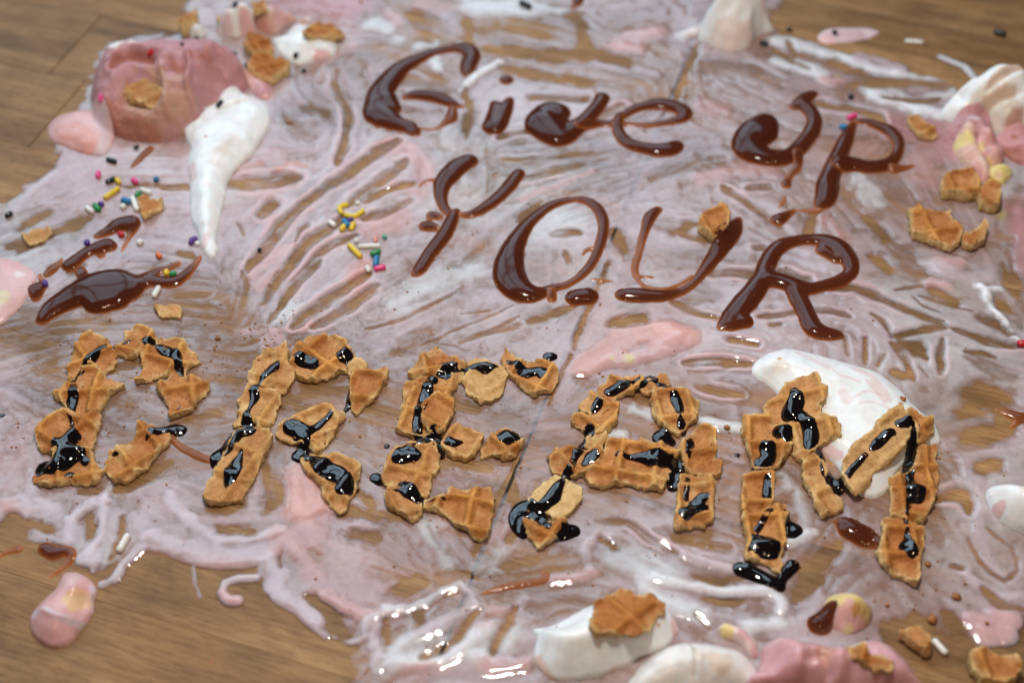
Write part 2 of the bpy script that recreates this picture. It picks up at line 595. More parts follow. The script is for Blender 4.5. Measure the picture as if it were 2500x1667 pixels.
# ------------------------------------------------------------------ the table top: strips of planks with butt joints
table = empty('table_top', (0, 0, 0))
tag(table, 'worn wooden butcher block table top made of glued planks', None, None, 'structure')
GA = math.radians(-18.5)
def plank(u0, u1, v0, v1):
    a = 0.06
    hu, hv, th = (u1 - u0) / 2, (v1 - v0) / 2, 12.0
    ring = [(-hu, -hv), (hu, -hv), (hu, hv), (-hu, hv)]
    V = [(x, y, -th) for x, y in ring] + [(x, y, -a) for x, y in ring]
    V += [(x - math.copysign(a, x), y - math.copysign(a, y), 0.0) for x, y in ring]
    F = [(3, 2, 1, 0), (8, 9, 10, 11)] + [(k, (k + 1) % 4, 4 + (k + 1) % 4, 4 + k) for k in range(4)] + [(4 + k, 4 + (k + 1) % 4, 8 + (k + 1) % 4, 8 + k) for k in range(4)]
    me = bpy.data.meshes.new('plank')
    me.from_pydata([[c * 0.001 for c in v] for v in V], [], F)
    me.materials.append(M_WOOD)
    o = bpy.data.objects.new('plank', me)
    col.objects.link(o)
    cu, cv = (u0 + u1) / 2, (v0 + v1) / 2
    o.location = ((cu * math.cos(GA) - cv * math.sin(GA)) * 0.001, (cu * math.sin(GA) + cv * math.cos(GA)) * 0.001, 0)
    o.rotation_euler = (0, 0, GA)
    o.parent = table
rng = random.Random(4)
for k in range(-7, 7):
    v1 = 67.3 - 36.3 * k
    v0 = v1 - 36.3
    js = [15.6 + rng.uniform(-0.3, 0.3)]
    js.append({0: -178.0, -1: -192.0}.get(k, -205.0 - rng.uniform(10, 60)))
    js.append(245 + rng.uniform(-15, 40))
    js = sorted(js + [-330.0, 390.0])
    for a, b in zip(js[:-1], js[1:]):
        plank(a + (0.45 if abs(a) < 20 else 0.2), b - (0.45 if abs(b) < 20 else 0.2), v0 + 0.03, v1 - 0.03)
V = np.array([(x, y, z) for z in (-13.5, -1.1) for x, y in ((-420, -330), (420, -330), (420, 420), (-420, 420))], float)
F = np.array([(3, 2, 1, 0), (4, 5, 6, 7), (0, 1, 5, 4), (1, 2, 6, 5), (2, 3, 7, 6), (3, 0, 4, 7)])
link_mesh('joint_filler', V, F, M_GAP, table, smooth=False)
# ------------------------------------------------------------------ melted ice cream smeared over the planks
COVER = [(230, 120), (150, 300), (130, 390), (60, 430), (10, 470), (-60, 480), (-60, 1190), (30, 1200), (60, 1240), (160, 1260), (240, 1290), (300, 1262),
         (360, 1215), (430, 1235), (520, 1262), (600, 1285), (650, 1297), (665, 1340), (720, 1372), (780, 1432), (830, 1500), (850, 1680), (1300, 1680),
         (1800, 1620), (2000, 1500), (2060, 1420), (2140, 1390), (2200, 1480), (2260, 1500), (2330, 1420), (2430, 1380), (2430, 255), (2300, 245),
         (2230, 215), (2150, 190), (2050, 160), (1950, 140), (1850, 110), (1760, 60), (1700, -80), (560, -80), (420, 60), (300, 90)]
LIL, PNK, SAL, WHT, YEL = (0.77, 0.635, 0.68), (0.78, 0.48, 0.475), (0.80, 0.44, 0.39), (0.86, 0.85, 0.865), (0.80, 0.66, 0.34)
ROSE = (0.66, 0.34, 0.36)
# kind: g finger groove with banks, n thinner film, b bare wood, r/p ridge or pool (half-width in picture pixels of that frame, amount mm, tint)
SM = []
def g(f, w, *pts): SM.append(('g', f, w, pts, 0.0, None))
def n(f, w, a, *pts): SM.append(('n', f, w, pts, a, None))
def b_(f, w, *pts): SM.append(('b', f, w, pts, 0.0, None))
def p(f, w, a, tint, *pts): SM.append(('p', f, w, pts, a, tint))
# the thin scrubbed film round the waffle word and over the far side
n('Z', 160, 0.30, (150, 900), (420, 1000), (760, 930), (1100, 1050), (1400, 1000), (1700, 1100), (1950, 1050), (2100, 1150))
n('Z', 110, 0.35, (60, 760), (330, 730), (520, 780)); n('Z', 80, 0.5, (420, 640), (520, 700))
n('T', 260, 0.45, (-300, 250), (300, 450), (900, 650), (1500, 800)); n('Z', 90, 0.5, (1150, 60), (1500, 130), (1600, 250))
n('Z', 60, 0.5, (860, 60), (1050, 60), (1300, 30)); n('Z', 90, 0.6, (1350, 420), (1200, 380))
n('Z', 70, 0.55, (2150, 470), (2280, 600), (2330, 700)); n('Z', 90, 0.5, (900, 1250), (1050, 1330), (1300, 1350))
# pink and white pools
p('Z', 55, 0.5, PNK, (660, 1130), (720, 1180), (690, 1230)); p('H', 120, 0.7, SAL, (260, 1010), (240, 1150), (260, 1270)); p('H', 70, 0.4, SAL, (180, 1290), (350, 1260))
p('F', 70, 0.9, PNK, (60, 790), (140, 820), (40, 900)); p('Z', 26, 0.8, SAL, (1330, 845), (1400, 805), (1470, 770), (1540, 765), (1580, 775)); p('Z', 20, 0.7, PNK, (1400, 830), (1490, 815), (1560, 790))
p('I', 40, 0.4, YEL, (950, 80)); p('I', 20, 0.3, YEL, (830, 80))
p('Q', 85, 0.9, PNK, (1150, 200), (1280, 175)); p('Q', 75, 0.9, PNK, (1090, 385), (1190, 375)); p('Q', 60, 0.5, LIL, (880, 200), (1060, 190), (1350, 300), (1600, 310))
p('P', 50, 0.5, PNK, (620, 1200), (760, 1080), (900, 1020)); p('P', 80, 0.4, PNK, (1480, 880), (1640, 840)); p('P', 45, 0.5, PNK, (1540, 300), (1700, 320), (1800, 420), (1850, 560))
p('P', 30, 0.5, SAL, (530, 480), (640, 455)); p('P', 26, 0.5, SAL, (800, 480), (900, 440), (980, 450)); p('P', 60, 0.3, SAL, (1330, 1190), (1420, 1140)); p('P', 50, 0.4, LIL, (880, 1100), (1020, 1020))
p('U', 150, 0.8, PNK, (1560, 950), (1800, 930), (1950, 900)); p('U', 110, 0.8, PNK, (1750, 1080), (1950, 1080)); p('U', 50, 0.6, LIL, (1480, 400), (1650, 560), (1850, 680), (2100, 660))
p('C', 60, 0.5, PNK, (300, 680), (420, 700)); p('C', 110, 0.4, ROSE, (1550, 800), (1750, 850), (1850, 950)); p('C', 90, 0.3, PNK, (1700, 1000), (1750, 1150)); p('C', 80, 0.3, ROSE, (2300, 1300), (2330, 1500))
p('C', 80, 0.25, PNK, (1420, 900), (1350, 950)); p('C', 40, 0.25, YEL, (2210, 1380)); p('F', 70, 0.5, ROSE, (2330, 60), (2340, 250), (2360, 420))
p('Z', 30, 0.5, ROSE, (640, 10), (760, 15), (830, 5)); p('R', 110, 0.4, ROSE, (640, 60), (800, 120)); p('R', 60, 0.4, PNK, (620, 500), (760, 420), (850, 400)); p('R', 70, 0.5, WHT, (450, 420), (560, 440), (680, 370))
p('R', 60, 0.5, WHT, (1040, 200), (1160, 240)); p('R', 60, 0.5, PNK, (1180, 100), (1280, 200)); p('R', 60, 0.4, WHT, (1240, 340)); p('R', 90, 0.4, PNK, (1450, 40), (1650, 60)); p('R', 70, 0.4, LIL, (1650, 150), (1750, 250))
p('R', 55, 0.5, PNK, (150, 740), (200, 800)); p('A', 60, 0.5, PNK, (1850, 600), (1850, 680))
p('B', 90, 0.7, WHT, (1060, 60), (1200, 60), (1380, 70)); p('B', 25, 0.4, WHT, (1540, 80), (1660, 85))
p('B', 45, 0.9, PNK, (2000, 330), (2150, 350)); p('B', 70, 0.7, PNK, (2080, 300), (2220, 230), (2281, 220)); p('B', 30, 0.5, LIL, (1680, 410), (1900, 450), (2100, 480), (2270, 520))
p('B', 42, 0.5, WHT, (620, 330), (720, 310)); p('B', 45, 0.6, WHT, (740, 400), (770, 480)); p('B', 30, 1.0, WHT, (1200, 440), (1120, 480), (1030, 540), (970, 590)); p('B', 20, 0.7, WHT, (970, 590), (935, 640))
p('C', 32, 0.4, WHT, (170, 230), (260, 200))
p('T', 55, 0.8, WHT, (430, 520), (700, 590), (900, 680), (1150, 720)); p('T', 42, 0.5, WHT, (1150, 720), (1450, 780), (1650, 850)); p('T', 60, 0.6, LIL, (780, 560), (950, 590), (1150, 660))
p('T', 60, 0.6, WHT, (0, 600), (200, 640), (420, 720)); p('T', 60, 0.9, WHT, (820, 850), (1050, 960), (1300, 1040), (1540, 1100)); p('T', 30, 0.3, WHT, (1000, 850), (1150, 900), (1250, 970)); p('T', 30, 0.3, WHT, (1440, 940), (1680, 920))
p('T', 65, 0.6, WHT, (0, 400), (200, 440), (330, 470)); p('T', 26, 0.3, WHT, (1560, 550), (1700, 610), (1790, 640), (1880, 740)); p('T', 42, 0.7, PNK, (440, 780), (600, 800)); p('T', 22, 0.4, YEL, (575, 740))
p('J', 40, 0.5, WHT, (-60, 530), (40, 540), (150, 560)); p('I', 50, 0.5, WHT, (1480, 510), (1620, 540), (1720, 550)); p('I', 45, 0.5, WHT, (810, 600), (920, 620)); p('I', 40, 0.4, WHT, (1000, 440), (1100, 480))
p('J', 40, 0.4, WHT, (400, 850), (520, 1000), (560, 1200), (480, 1290)); p('M', 45, 0.5, WHT, (880, 330), (1000, 250)); p('M', 40, 0.8, WHT, (0, 540), (250, 600), (450, 650), (600, 640), (720, 620), (800, 700), (800, 770)); p('M', 70, 0.4, WHT, (-60, 560), (60, 700), (300, 800)); p('M', 60, 0.5, WHT, (600, 860), (780, 850))
p('Q', 42, 1.3, WHT, (1540, 410), (1600, 450), (1630, 540)); p('Q', 30, 1.4, WHT, (1630, 540), (1710, 670), (1790, 780), (1860, 860)); p('Q', 14, 1.0, WHT, (1860, 860), (1915, 920)); p('Q', 28, 0.9, WHT, (1640, 430), (1740, 430))
p('D', 60, 0.3, WHT, (1900, 800), (2050, 700)); p('E', 140, 0.3, WHT, (1480, 600), (1650, 520)); p('E', 90, 0.3, WHT, (1000, 880), (800, 950), (500, 1100)); p('E', 70, 0.3, PNK, (300, 600), (420, 560))
p('L', 90, 0.4, WHT, (1850, 420), (2000, 480), (2150, 520)); p('L', 80, 0.3, WHT, (1100, 420), (1000, 500)); p('L', 45, 0.3, WHT, (620, 200), (720, 350), (800, 480))
p('E', 24, 0.5, PNK, (1350, 400), (1500, 330), (1700, 260), (1850, 190)); p('E', 70, 0.3, PNK, (620, 330), (680, 200), (620, 80), (500, 40))
p('C', 50, 0.4, PNK, (300, 1150), (500, 1090), (750, 1090)); p('C', 45, 0.4, PNK, (1050, 1400), (1150, 1450), (1200, 1560)); p('C', 60, 0.35, LIL, (600, 1250), (760, 1330), (880, 1450)); p('C', 60, 0.3, WHT, (1300, 1150), (1400, 1300))
# left and near edge ridges
p('K', 50, 0.7, PNK, (40, 240), (200, 240), (380, 270)); p('K', 32, 0.6, LIL, (215, 0), (230, 130), (180, 200))
p('K', 42, 0.9, LIL, (500, 510), (530, 350), (640, 250), (720, 200)); p('K', 26, 0.8, LIL, (745, 200), (745, 380), (720, 500), (640, 600)); p('K', 55, 0.6, LIL, (600, 620), (680, 640)); p('K', 22, 0.4, LIL, (670, 640), (680, 710))
p('K', 38, 0.7, LIL, (1010, 560), (920, 650), (840, 760)); p('K', 26, 0.5, LIL, (840, 770), (740, 810)); p('K', 75, 0.9, PNK, (1090, 470), (1220, 520), (1360, 590), (1560, 620), (1760, 620), (1930, 590))
p('K', 42, 0.8, LIL, (1230, 190), (1330, 320), (1440, 420), (1560, 490), (1750, 500), (1920, 470), (2000, 430)); p('K', 60, 0.6, LIL, (1920, 640), (2020, 760), (1960, 820))
p('K', 12, 0.4, LIL, (1380, 690), (1400, 800), (1440, 900)); p('K', 26, 0.7, LIL, (1840, 770), (1720, 765), (1620, 800), (1590, 860)); p('K', 34, 1.3, PNK, (1590, 870), (1640, 930), (1700, 925))
p('K', 90, 0.5, PNK, (2000, 500), (2150, 600), (2250, 800)); p('K', 60, 0.6, LIL, (2000, 880), (2150, 980), (2280, 1090)); p('K', 30, 0.6, LIL, (2240, 1080), (2352, 1180))
p('L', 40, 0.9, PNK, (-20, 650), (90, 730), (210, 780), (360, 770)); p('L', 26, 0.8, WHT, (370, 740), (500, 745), (640, 690), (760, 620), (840, 600), (930, 670), (960, 720)); p('L', 22, 0.8, LIL, (-20, 870), (80, 930), (160, 965), (240, 930), (250, 820))
p('L', 45, 0.9, LIL, (310, 800), (300, 950), (330, 1120)); p('L', 10, 0.5, WHT, (530, 790), (530, 900)); p('L', 12, 0.5, WHT, (680, 740), (580, 850), (550, 920)); p('L', 45, 0.7, WHT, (400, 1050), (530, 940), (680, 880), (820, 800), (950, 730))
p('L', 50, 1.1, PNK, (420, 1120), (600, 1090), (780, 1050), (920, 960), (1040, 860)); p('L', 60, 0.8, PNK, (900, 1040), (1050, 1100), (1250, 1090)); p('L', 45, 0.6, WHT, (930, 920), (1010, 1000)); p('L', 45, 0.7, PNK, (1070, 750), (1140, 760))
p('L', 40, 0.5, LIL, (1260, 680), (1210, 820), (1170, 950), (1160, 1050)); p('L', 40, 0.8, PNK, (1450, 560), (1560, 540), (1680, 520)); p('L', 30, 0.7, LIL, (1660, 480), (1650, 350), (1720, 270), (1800, 290)); p('L', 60, 0.4, WHT, (350, 1150), (480, 1050), (560, 950))
p('M', 32, 0.7, LIL, (-20, 290), (120, 370), (280, 440), (400, 470), (480, 500)); p('J', 40, 0.4, LIL, (1580, 760), (1800, 690), (1960, 600)); p('J', 40, 0.4, LIL, (1480, 650), (1600, 820), (1720, 960))
p('J', 12, 0.4, LIL, (1510, 630), (1700, 570), (1850, 500)); p('J', 34, 0.5, LIL, (1700, 1080), (1660, 1200), (1720, 1350), (1800, 1500), (1900, 1560))
p('D', 22, 0.5, LIL, (150, 330), (400, 220), (640, 100)); p('D', 70, 0.4, PNK, (1800, 580), (1950, 480)); p('D', 22, 0.4, PNK, (1650, 890), (1900, 880), (2100, 860), (2200, 830))
p('D', 40, 0.5, PNK, (1850, 1000), (1900, 900), (1960, 930)); p('A', 25, 0.4, LIL, (120, 1460), (200, 1360), (390, 1200)); p('A', 14, 0.3, LIL, (110, 1480), (250, 1440), (400, 1410)); p('A', 14, 0.3, LIL, (300, 1420), (460, 1330))
p('K', 130, 0.16, LIL, (250, 200), (560, 420), (700, 330)); p('K', 120, 0.16, LIL, (900, 400), (1300, 480), (1800, 540)); p('K', 90, 0.14, LIL, (1950, 700), (2100, 850)); p('L', 110, 0.15, LIL, (330, 900), (600, 900), (900, 700)); p('L', 90, 0.15, WHT, (450, 1000), (900, 1000), (1150, 900))
# finger grooves
g('P', 40, (560, 1200), (700, 1020), (900, 790), (1080, 640), (1300, 490), (1480, 360), (1640, 270)); g('P', 40, (1290, 720), (1430, 620), (1580, 500), (1690, 420)); g('P', 26, (1400, 700), (1550, 620), (1740, 560))
g('P', 36, (1390, 820), (1550, 770), (1710, 690)); g('P', 46, (690, 1400), (820, 1210), (960, 1040), (1150, 870), (1260, 820)); g('P', 34, (800, 1400), (950, 1200), (1130, 1030), (1330, 930)); g('P', 20, (920, 980), (960, 900), (1010, 850))
g('P', 30, (720, 1540), (880, 1330), (1100, 1100)); g('P', 46, (900, 1568), (1100, 1420), (1300, 1290), (1430, 1180)); g('P', 40, (1050, 1568), (1250, 1440), (1400, 1350), (1500, 1270)); g('P', 52, (460, 575), (700, 562), (940, 535)); g('P', 24, (0, 600), (170, 610))
g('P', 48, (700, 780), (760, 715)); g('P', 30, (540, 1180), (580, 1280), (555, 1430)); n('P', 60, 0.4, (820, 100), (920, 190), (1060, 220)); n('P', 40, 0.4, (980, 60), (1130, 80)); n('P', 30, 0.5, (880, 390), (1060, 370)); g('P', 22, (520, 850), (560, 930))
g('R', 45, (760, 590), (718, 680), (765, 800), (830, 900), (835, 1050), (790, 1250), (740, 1344)); n('R', 55, 0.4, (560, 880), (650, 930))
b_('B', 60, (1120, 340), (1500, 390), (1900, 400), (2080, 450)); b_('B', 50, (1230, 480), (1500, 540), (1850, 580)); n('B', 70, 0.35, (600, 100), (700, 260)); b_('B', 45, (960, 150), (1000, 300)); n('B', 60, 0.35, (1300, 170), (1500, 240)); b_('B', 60, (1720, 120), (1800, 330))
b_('B', 45, (960, 620), (985, 800), (950, 960)); g('B', 10, (1105, 1000), (1115, 1350)); g('B', 24, (1210, 1108), (1450, 1110), (1850, 1060)); g('B', 22, (1190, 960), (1400, 920)); g('B', 30, (1420, 685), (1800, 690)); g('B', 36, (1350, 1260), (1550, 1200), (1770, 1150)); n('B', 30, 0.4, (1330, 1010), (1700, 970))
n('B', 40, 0.4, (500, 560), (700, 600), (880, 640)); n('B', 35, 0.4, (640, 480), (800, 560)); g('B', 34, (1900, 820), (2040, 740))
b_('T', 45, (560, 600), (750, 690)); b_('T', 50, (720, 830), (1000, 800), (1300, 800), (1700, 850)); g('T', 50, (370, 1000), (650, 1040), (950, 1110), (1020, 1170)); b_('T', 30, (1000, 930), (1300, 990), (1550, 960)); b_('T', 36, (-60, 460), (60, 560), (300, 670)); b_('T', 40, (100, 420), (160, 550))
g('C', 28, (430, 1200), (620, 1330), (800, 1450)); n('C', 60, 0.4, (0, 1130), (200, 1070), (400, 1020)); b_('C', 42, (1015, 1370), (980, 1490)); b_('C', 55, (1380, 1400), (1480, 1540)); b_('C', 40, (130, 1500), (240, 1450)); n('C', 70, 0.4, (1500, 1250), (1600, 1300)); n('C', 40, 0.5, (1200, 560), (1300, 600))
g('C', 24, (600, 1210), (720, 1200)); n('C', 40, 0.4, (300, 400), (600, 440), (800, 560))
g('F', 32, (370, 440), (620, 445)); g('F', 34, (790, 440), (960, 490)); g('F', 26, (100, 630), (250, 690), (400, 730)); g('F', 26, (660, 725), (900, 690), (1100, 680), (1240, 720)); g('F', 32, (180, 1030), (400, 1005), (620, 1025)); g('F', 36, (270, 1165), (420, 1185), (560, 1215)); g('F', 18, (740, 775), (800, 770)); g('F', 26, (480, 870), (650, 890))
g('F', 22, (180, 200), (320, 240)); n('F', 50, 0.4, (50, 120), (180, 150)); g('F', 22, (640, 280), (690, 270)); n('F', 40, 0.4, (160, 640), (400, 580))
g('Q', 50, (130, 410), (350, 420), (600, 520), (850, 630), (1050, 720), (1200, 745)); g('Q', 36, (0, 645), (150, 650), (290, 690)); g('Q', 36, (500, 650), (600, 740), (680, 850)); g('Q', 46, (700, 880), (900, 850), (1100, 800), (1230, 775))
b_('Q', 90, (800, 960), (950, 1000), (860, 1060)); g('Q', 52, (1170, 910), (1150, 1050), (1150, 1240)); g('Q', 44, (1290, 800), (1450, 870), (1650, 930), (1950, 980)); g('Q', 30, (720, 430), (850, 415), (990, 395)); g('Q', 22, (960, 490), (1200, 560), (1480, 630)); g('Q', 18, (890, 490), (1000, 590), (1160, 640))
b_('Q', 70, (1540, 680), (1700, 770), (1860, 850)); b_('Q', 110, (1760, 200), (1840, 330), (1880, 450)); b_('Q', 130, (1380, 1450), (1600, 1400), (1820, 1490)); b_('Q', 75, (560, 130), (660, 250)); n('Q', 120, 0.35, (800, 80), (900, 200)); g('Q', 44, (700, 930), (830, 1100), (900, 1300))
g('Q', 34, (230, 880), (270, 1050)); g('Q', 36, (440, 900), (440, 1120)); g('Q', 34, (560, 1140), (620, 1050)); n('Q', 90, 0.35, (1450, 1050), (1600, 1150), (1850, 1260)); g('Q', 34, (1390, 1010), (1550, 1020), (1700, 1080)); b_('Q', 50, (700, 1210), (870, 1260)); b_('Q', 24, (1000, 1040), (1030, 1090)); b_('Q', 16, (950, 1170), (1030, 1260)); b_('Q', 60, (1100, 450), (1300, 540)); b_('Q', 60, (1700, 560), (1800, 620))
b_('J', 90, (1560, 470), (1750, 420), (1850, 560), (1600, 620)); b_('J', 60, (1680, 830), (1780, 800)); g('J', 20, (1600, 1260), (1680, 1420), (1820, 1540), (1920, 1480), (1870, 1330), (1760, 1240), (1720, 1200)); g('J', 60, (1400, 1020), (1560, 980), (1600, 1100))
b_('M', 110, (960, 560), (1080, 400), (1150, 350)); b_('M', 90, (900, 650), (1000, 560)); b_('M', 40, (250, 530), (420, 570), (550, 570)); b_('M', 46, (300, 690), (450, 720), (560, 710)); g('M', 16, (250, 790), (350, 880)); g('M', 34, (300, 340), (460, 360)); b_('M', 60, (1850, 780), (2000, 1000), (2150, 1180)); g('M', 40, (2090, 630), (2200, 730), (2352, 760)); g('M', 26, (1900, 480), (1960, 500))
g('I', 32, (1340, 115), (1600, 95), (1800, 115)); g('I', 30, (1440, 285), (1600, 305), (1750, 335)); n('I', 36, 0.4, (570, 220), (700, 245)); g('I', 30, (730, 1200), (950, 1230), (1120, 1340), (1300, 1440)); b_('I', 36, (760, 1310), (850, 1380)); g('I', 26, (1290, 1340), (1450, 1370)); n('I', 60, 0.45, (100, 650), (450, 690)); b_('I', 60, (120, 900), (200, 1200), (120, 1350)); n('I', 90, 0.4, (700, 1020), (950, 1050)); b_('I', 50, (1280, 1320), (1500, 1320)); g('I', 40, (1000, 330), (1080, 380))
b_('H', 55, (470, 1330), (700, 1310), (900, 1340)); b_('H', 60, (900, 1000), (1250, 960), (1500, 1000)); n('H', 60, 0.4, (650, 620), (850, 640)); b_('H', 45, (300, 440), (520, 460)); b_('H', 60, (580, 1100), (700, 1250)); b_('H', 50, (1250, 560), (1400, 600)); b_('H', 90, (0, 1000), (60, 1150), (0, 1300)); g('H', 20, (1300, 160), (1700, 40))
b_('L', 55, (20, 880), (130, 915)); b_('L', 38, (370, 830), (400, 950)); b_('L', 40, (570, 770), (600, 850)); b_('L', 40, (590, 1060), (750, 1000), (880, 880), (960, 770)); b_('L', 50, (1060, 1040), (1100, 930), (1160, 860), (1220, 730)); g('L', 20, (640, 220), (740, 370), (850, 510), (1000, 570)); b_('L', 50, (150, 290), (330, 300)); b_('L', 60, (1150, 480), (1280, 460)); b_('L', 60, (600, 560), (480, 640))
b_('G', 50, (600, 1400), (740, 1400)); b_('G', 60, (900, 1400), (1150, 1280), (1300, 1200)); n('G', 80, 0.5, (900, 650), (1000, 800)); b_('G', 60, (1700, 1500), (1800, 1500)); n('G', 60, 0.4, (1300, 560), (1700, 560), (1850, 620)); b_('G', 40, (1450, 850), (1650, 800)); n('G', 80, 0.4, (350, 300), (430, 230)); b_('G', 40, (860, 470), (1000, 440))
b_('K', 60, (640, 340), (660, 460)); b_('K', 40, (900, 330), (880, 470), (800, 640)); b_('K', 40, (960, 700), (1150, 690)); b_('K', 50, (80, 380), (380, 420)); b_('K', 40, (1560, 420), (1800, 440)); b_('K', 60, (1520, 260), (1700, 250)); b_('K', 22, (2000, 620), (2010, 700)); n('K', 70, 0.4, (850, 200), (950, 260))
b_('D', 60, (60, 300), (250, 250), (600, 100)); b_('D', 40, (150, 170), (330, 60)); g('D', 26, (1240, 640), (1450, 620)); n('D', 60, 0.35, (1250, 690), (1420, 700)); n('D', 70, 0.4, (450, 850), (700, 800)); n('D', 40, 0.35, (500, 480), (560, 430)); b_('D', 24, (1240, 340), (1380, 380)); b_('A', 22, (860, 1300), (1050, 1295), (1300, 1300))
b_('E', 50, (1420, 1250), (1600, 1180), (1700, 1150)); g('E', 14, (640, 1420), (900, 1300), (1150, 1200), (1300, 1130)); g('E', 16, (250, 1300), (500, 1240), (750, 1120), (950, 1000)); g('E', 16, (950, 1370), (1180, 1290), (1330, 1210)); g('E', 12, (740, 1390), (880, 1410), (970, 1450)); n('E', 60, 0.4, (500, 1430), (700, 1330)); g('E', 12, (930, 1190), (1120, 1170)); g('E', 30, (1580, 640), (1750, 620)); g('E', 34, (1660, 760), (1690, 830)); b_('E', 60, (2050, 750), (2000, 620)); b_('E', 60, (1350, 520), (1450, 440))
b_('E', 40, (1990, 1260), (2200, 1220)); g('E', 14, (1100, 1340), (1330, 1290)); n('E', 60, 0.45, (1050, 700), (980, 820))

# the film sinks into the open joint between the planks
b_('Z', 9, (1607, 100), (1580, 160), (1556, 225)); b_('Z', 10, (1398, 600), (1360, 690), (1318, 805)); b_('Z', 9, (1190, 1050), (1140, 1160), (1090, 1275)); b_('Z', 6, (1310, 815), (1260, 930))
_X, _Y = np.meshgrid(GX, GY)
# which way the fingers went, from the strokes, spread over a coarse grid
_cx, _cy = np.meshgrid(GX[::8], GY[::8])
_c2, _s2, _ww = np.zeros(_cx.shape), np.zeros(_cx.shape), np.full(_cx.shape, 1e-4)
_c2 += 1e-4 * math.cos(2 * math.radians(25)); _s2 += 1e-4 * math.sin(2 * math.radians(25))
STROKES = []
for kind, f, w, pts, a, tint in SM:
    S = densify(stroke(f, pts, w=w * (1.1 if kind == 'p' and f in 'KLVJ' else 1.0)), 3.0)
    if len(S) > 2 and kind != 'p':
        q = np.linspace(0, 1, len(S))
        S[:, 2] *= np.clip(0.62 + 1.9 * np.minimum(q, 1 - q) ** 0.7, 0, 1.0)
        S[:, 2] *= 1 + 0.16 * fbm(S[:, 0], S[:, 1], 9.0, 3, 3)
    if kind == 'p' and f in 'KLVJ':
        a = a * 0.55
    elif kind == 'p' and tint is not WHT:
        a = a * 0.7
    STROKES.append((kind, S, a, tint))
    if len(S) > 1:
        for q0, q1 in zip(S[:-1], S[1:]):
            d = q1[:2] - q0[:2]
            L = np.hypot(*d)
            if L < 1e-6:
                continue
            th = 2 * math.atan2(d[1], d[0])
            m = (q0[:2] + q1[:2]) / 2
            k = L * (2.0 if kind == 'g' else 1.0) * np.exp(-((_cx - m[0]) ** 2 + (_cy - m[1]) ** 2) / (2 * 7.0 ** 2))
            _c2 += k * math.cos(th); _s2 += k * math.sin(th)
def upsample(a):
    jy, jx = np.arange(NY) / 8.0, np.arange(NX) / 8.0
    j0, i0 = np.minimum(jy.astype(int), a.shape[0] - 2), np.minimum(jx.astype(int), a.shape[1] - 2)
    fy, fx = (jy - j0)[:, None], (jx - i0)[None, :]
    A = a[j0][:, i0] * (1 - fx) + a[j0][:, i0 + 1] * fx
    B = a[j0 + 1][:, i0] * (1 - fx) + a[j0 + 1][:, i0 + 1] * fx
    return A * (1 - fy) + B * fy
ang = 0.5 * np.arctan2(upsample(_s2), upsample(_c2)) + 0.25 * fbm(_X, _Y, 18, 3, 2)
DX, DY = np.cos(ang), np.sin(ang)
def lic(field, n):
    """field averaged along the finger direction"""
    acc = field.copy()
    for sgn in (1, -1):
        px, py = np.tile(np.arange(NX, dtype=np.float32), (NY, 1)), np.tile(np.arange(NY, dtype=np.float32)[:, None], (1, NX))
        sx, sy = np.full((NY, NX), sgn, np.float32), np.zeros((NY, NX), np.float32)
        odx, ody = None, None
        for k in range(n):
            i, j = np.clip(px + 0.5, 0, NX - 1).astype(np.int32), np.clip(py + 0.5, 0, NY - 1).astype(np.int32)
            dx, dy = DX[j, i], DY[j, i]
            if odx is None:
                fl = np.full((NY, NX), sgn, np.float32)
            else:
                fl = np.where(dx * odx + dy * ody < 0, -1, 1)
            dx, dy = dx * fl, dy * fl
            px, py = px + dx, py + dy
            odx, ody = dx, dy
            acc += field[np.clip(py + 0.5, 0, NY - 1).astype(np.int32), np.clip(px + 0.5, 0, NX - 1).astype(np.int32)]
    return acc / (2 * n + 1)
_r = np.random.RandomState(11)
def unit(a):
    lo, hi = np.percentile(a, 3), np.percentile(a, 97)
    return np.clip((a - lo) / (hi - lo), 0, 1)
L1 = unit(lic(blur(_r.rand(NY, NX), 9), 34))          # broad finger streaks
L2 = unit(lic(blur(_r.rand(NY, NX), 2), 22))          # fine ones

thick = 0.205 + 0.17 * L1 + 0.05 * L2 + 0.20 * fbm(_X, _Y, 26, 1, 3)
thick = np.maximum(thick, 0.05)
tint = np.empty((NY, NX, 3)); tint[:] = LIL
_m = sstep(-0.1, 0.55, fbm(_X, _Y, 60, 2, 3) + 0.5 * (L1 - 0.5))[..., None]
tint = tint * (1 - 0.55 * _m) + np.array(PNK) * 0.55 * _m
_m = sstep(0.15, 0.8, fbm(_X, _Y, 45, 4, 3) + 0.35 * (L2 - 0.5))[..., None]
tint = tint * (1 - 0.6 * _m) + np.array(WHT) * 0.6 * _m
# ripple so that every bank wanders a little
WXn, WYn = fbm(_X, _Y, 7, 1, 3) * 0.8, fbm(_X, _Y, 7, 6, 3) * 0.8

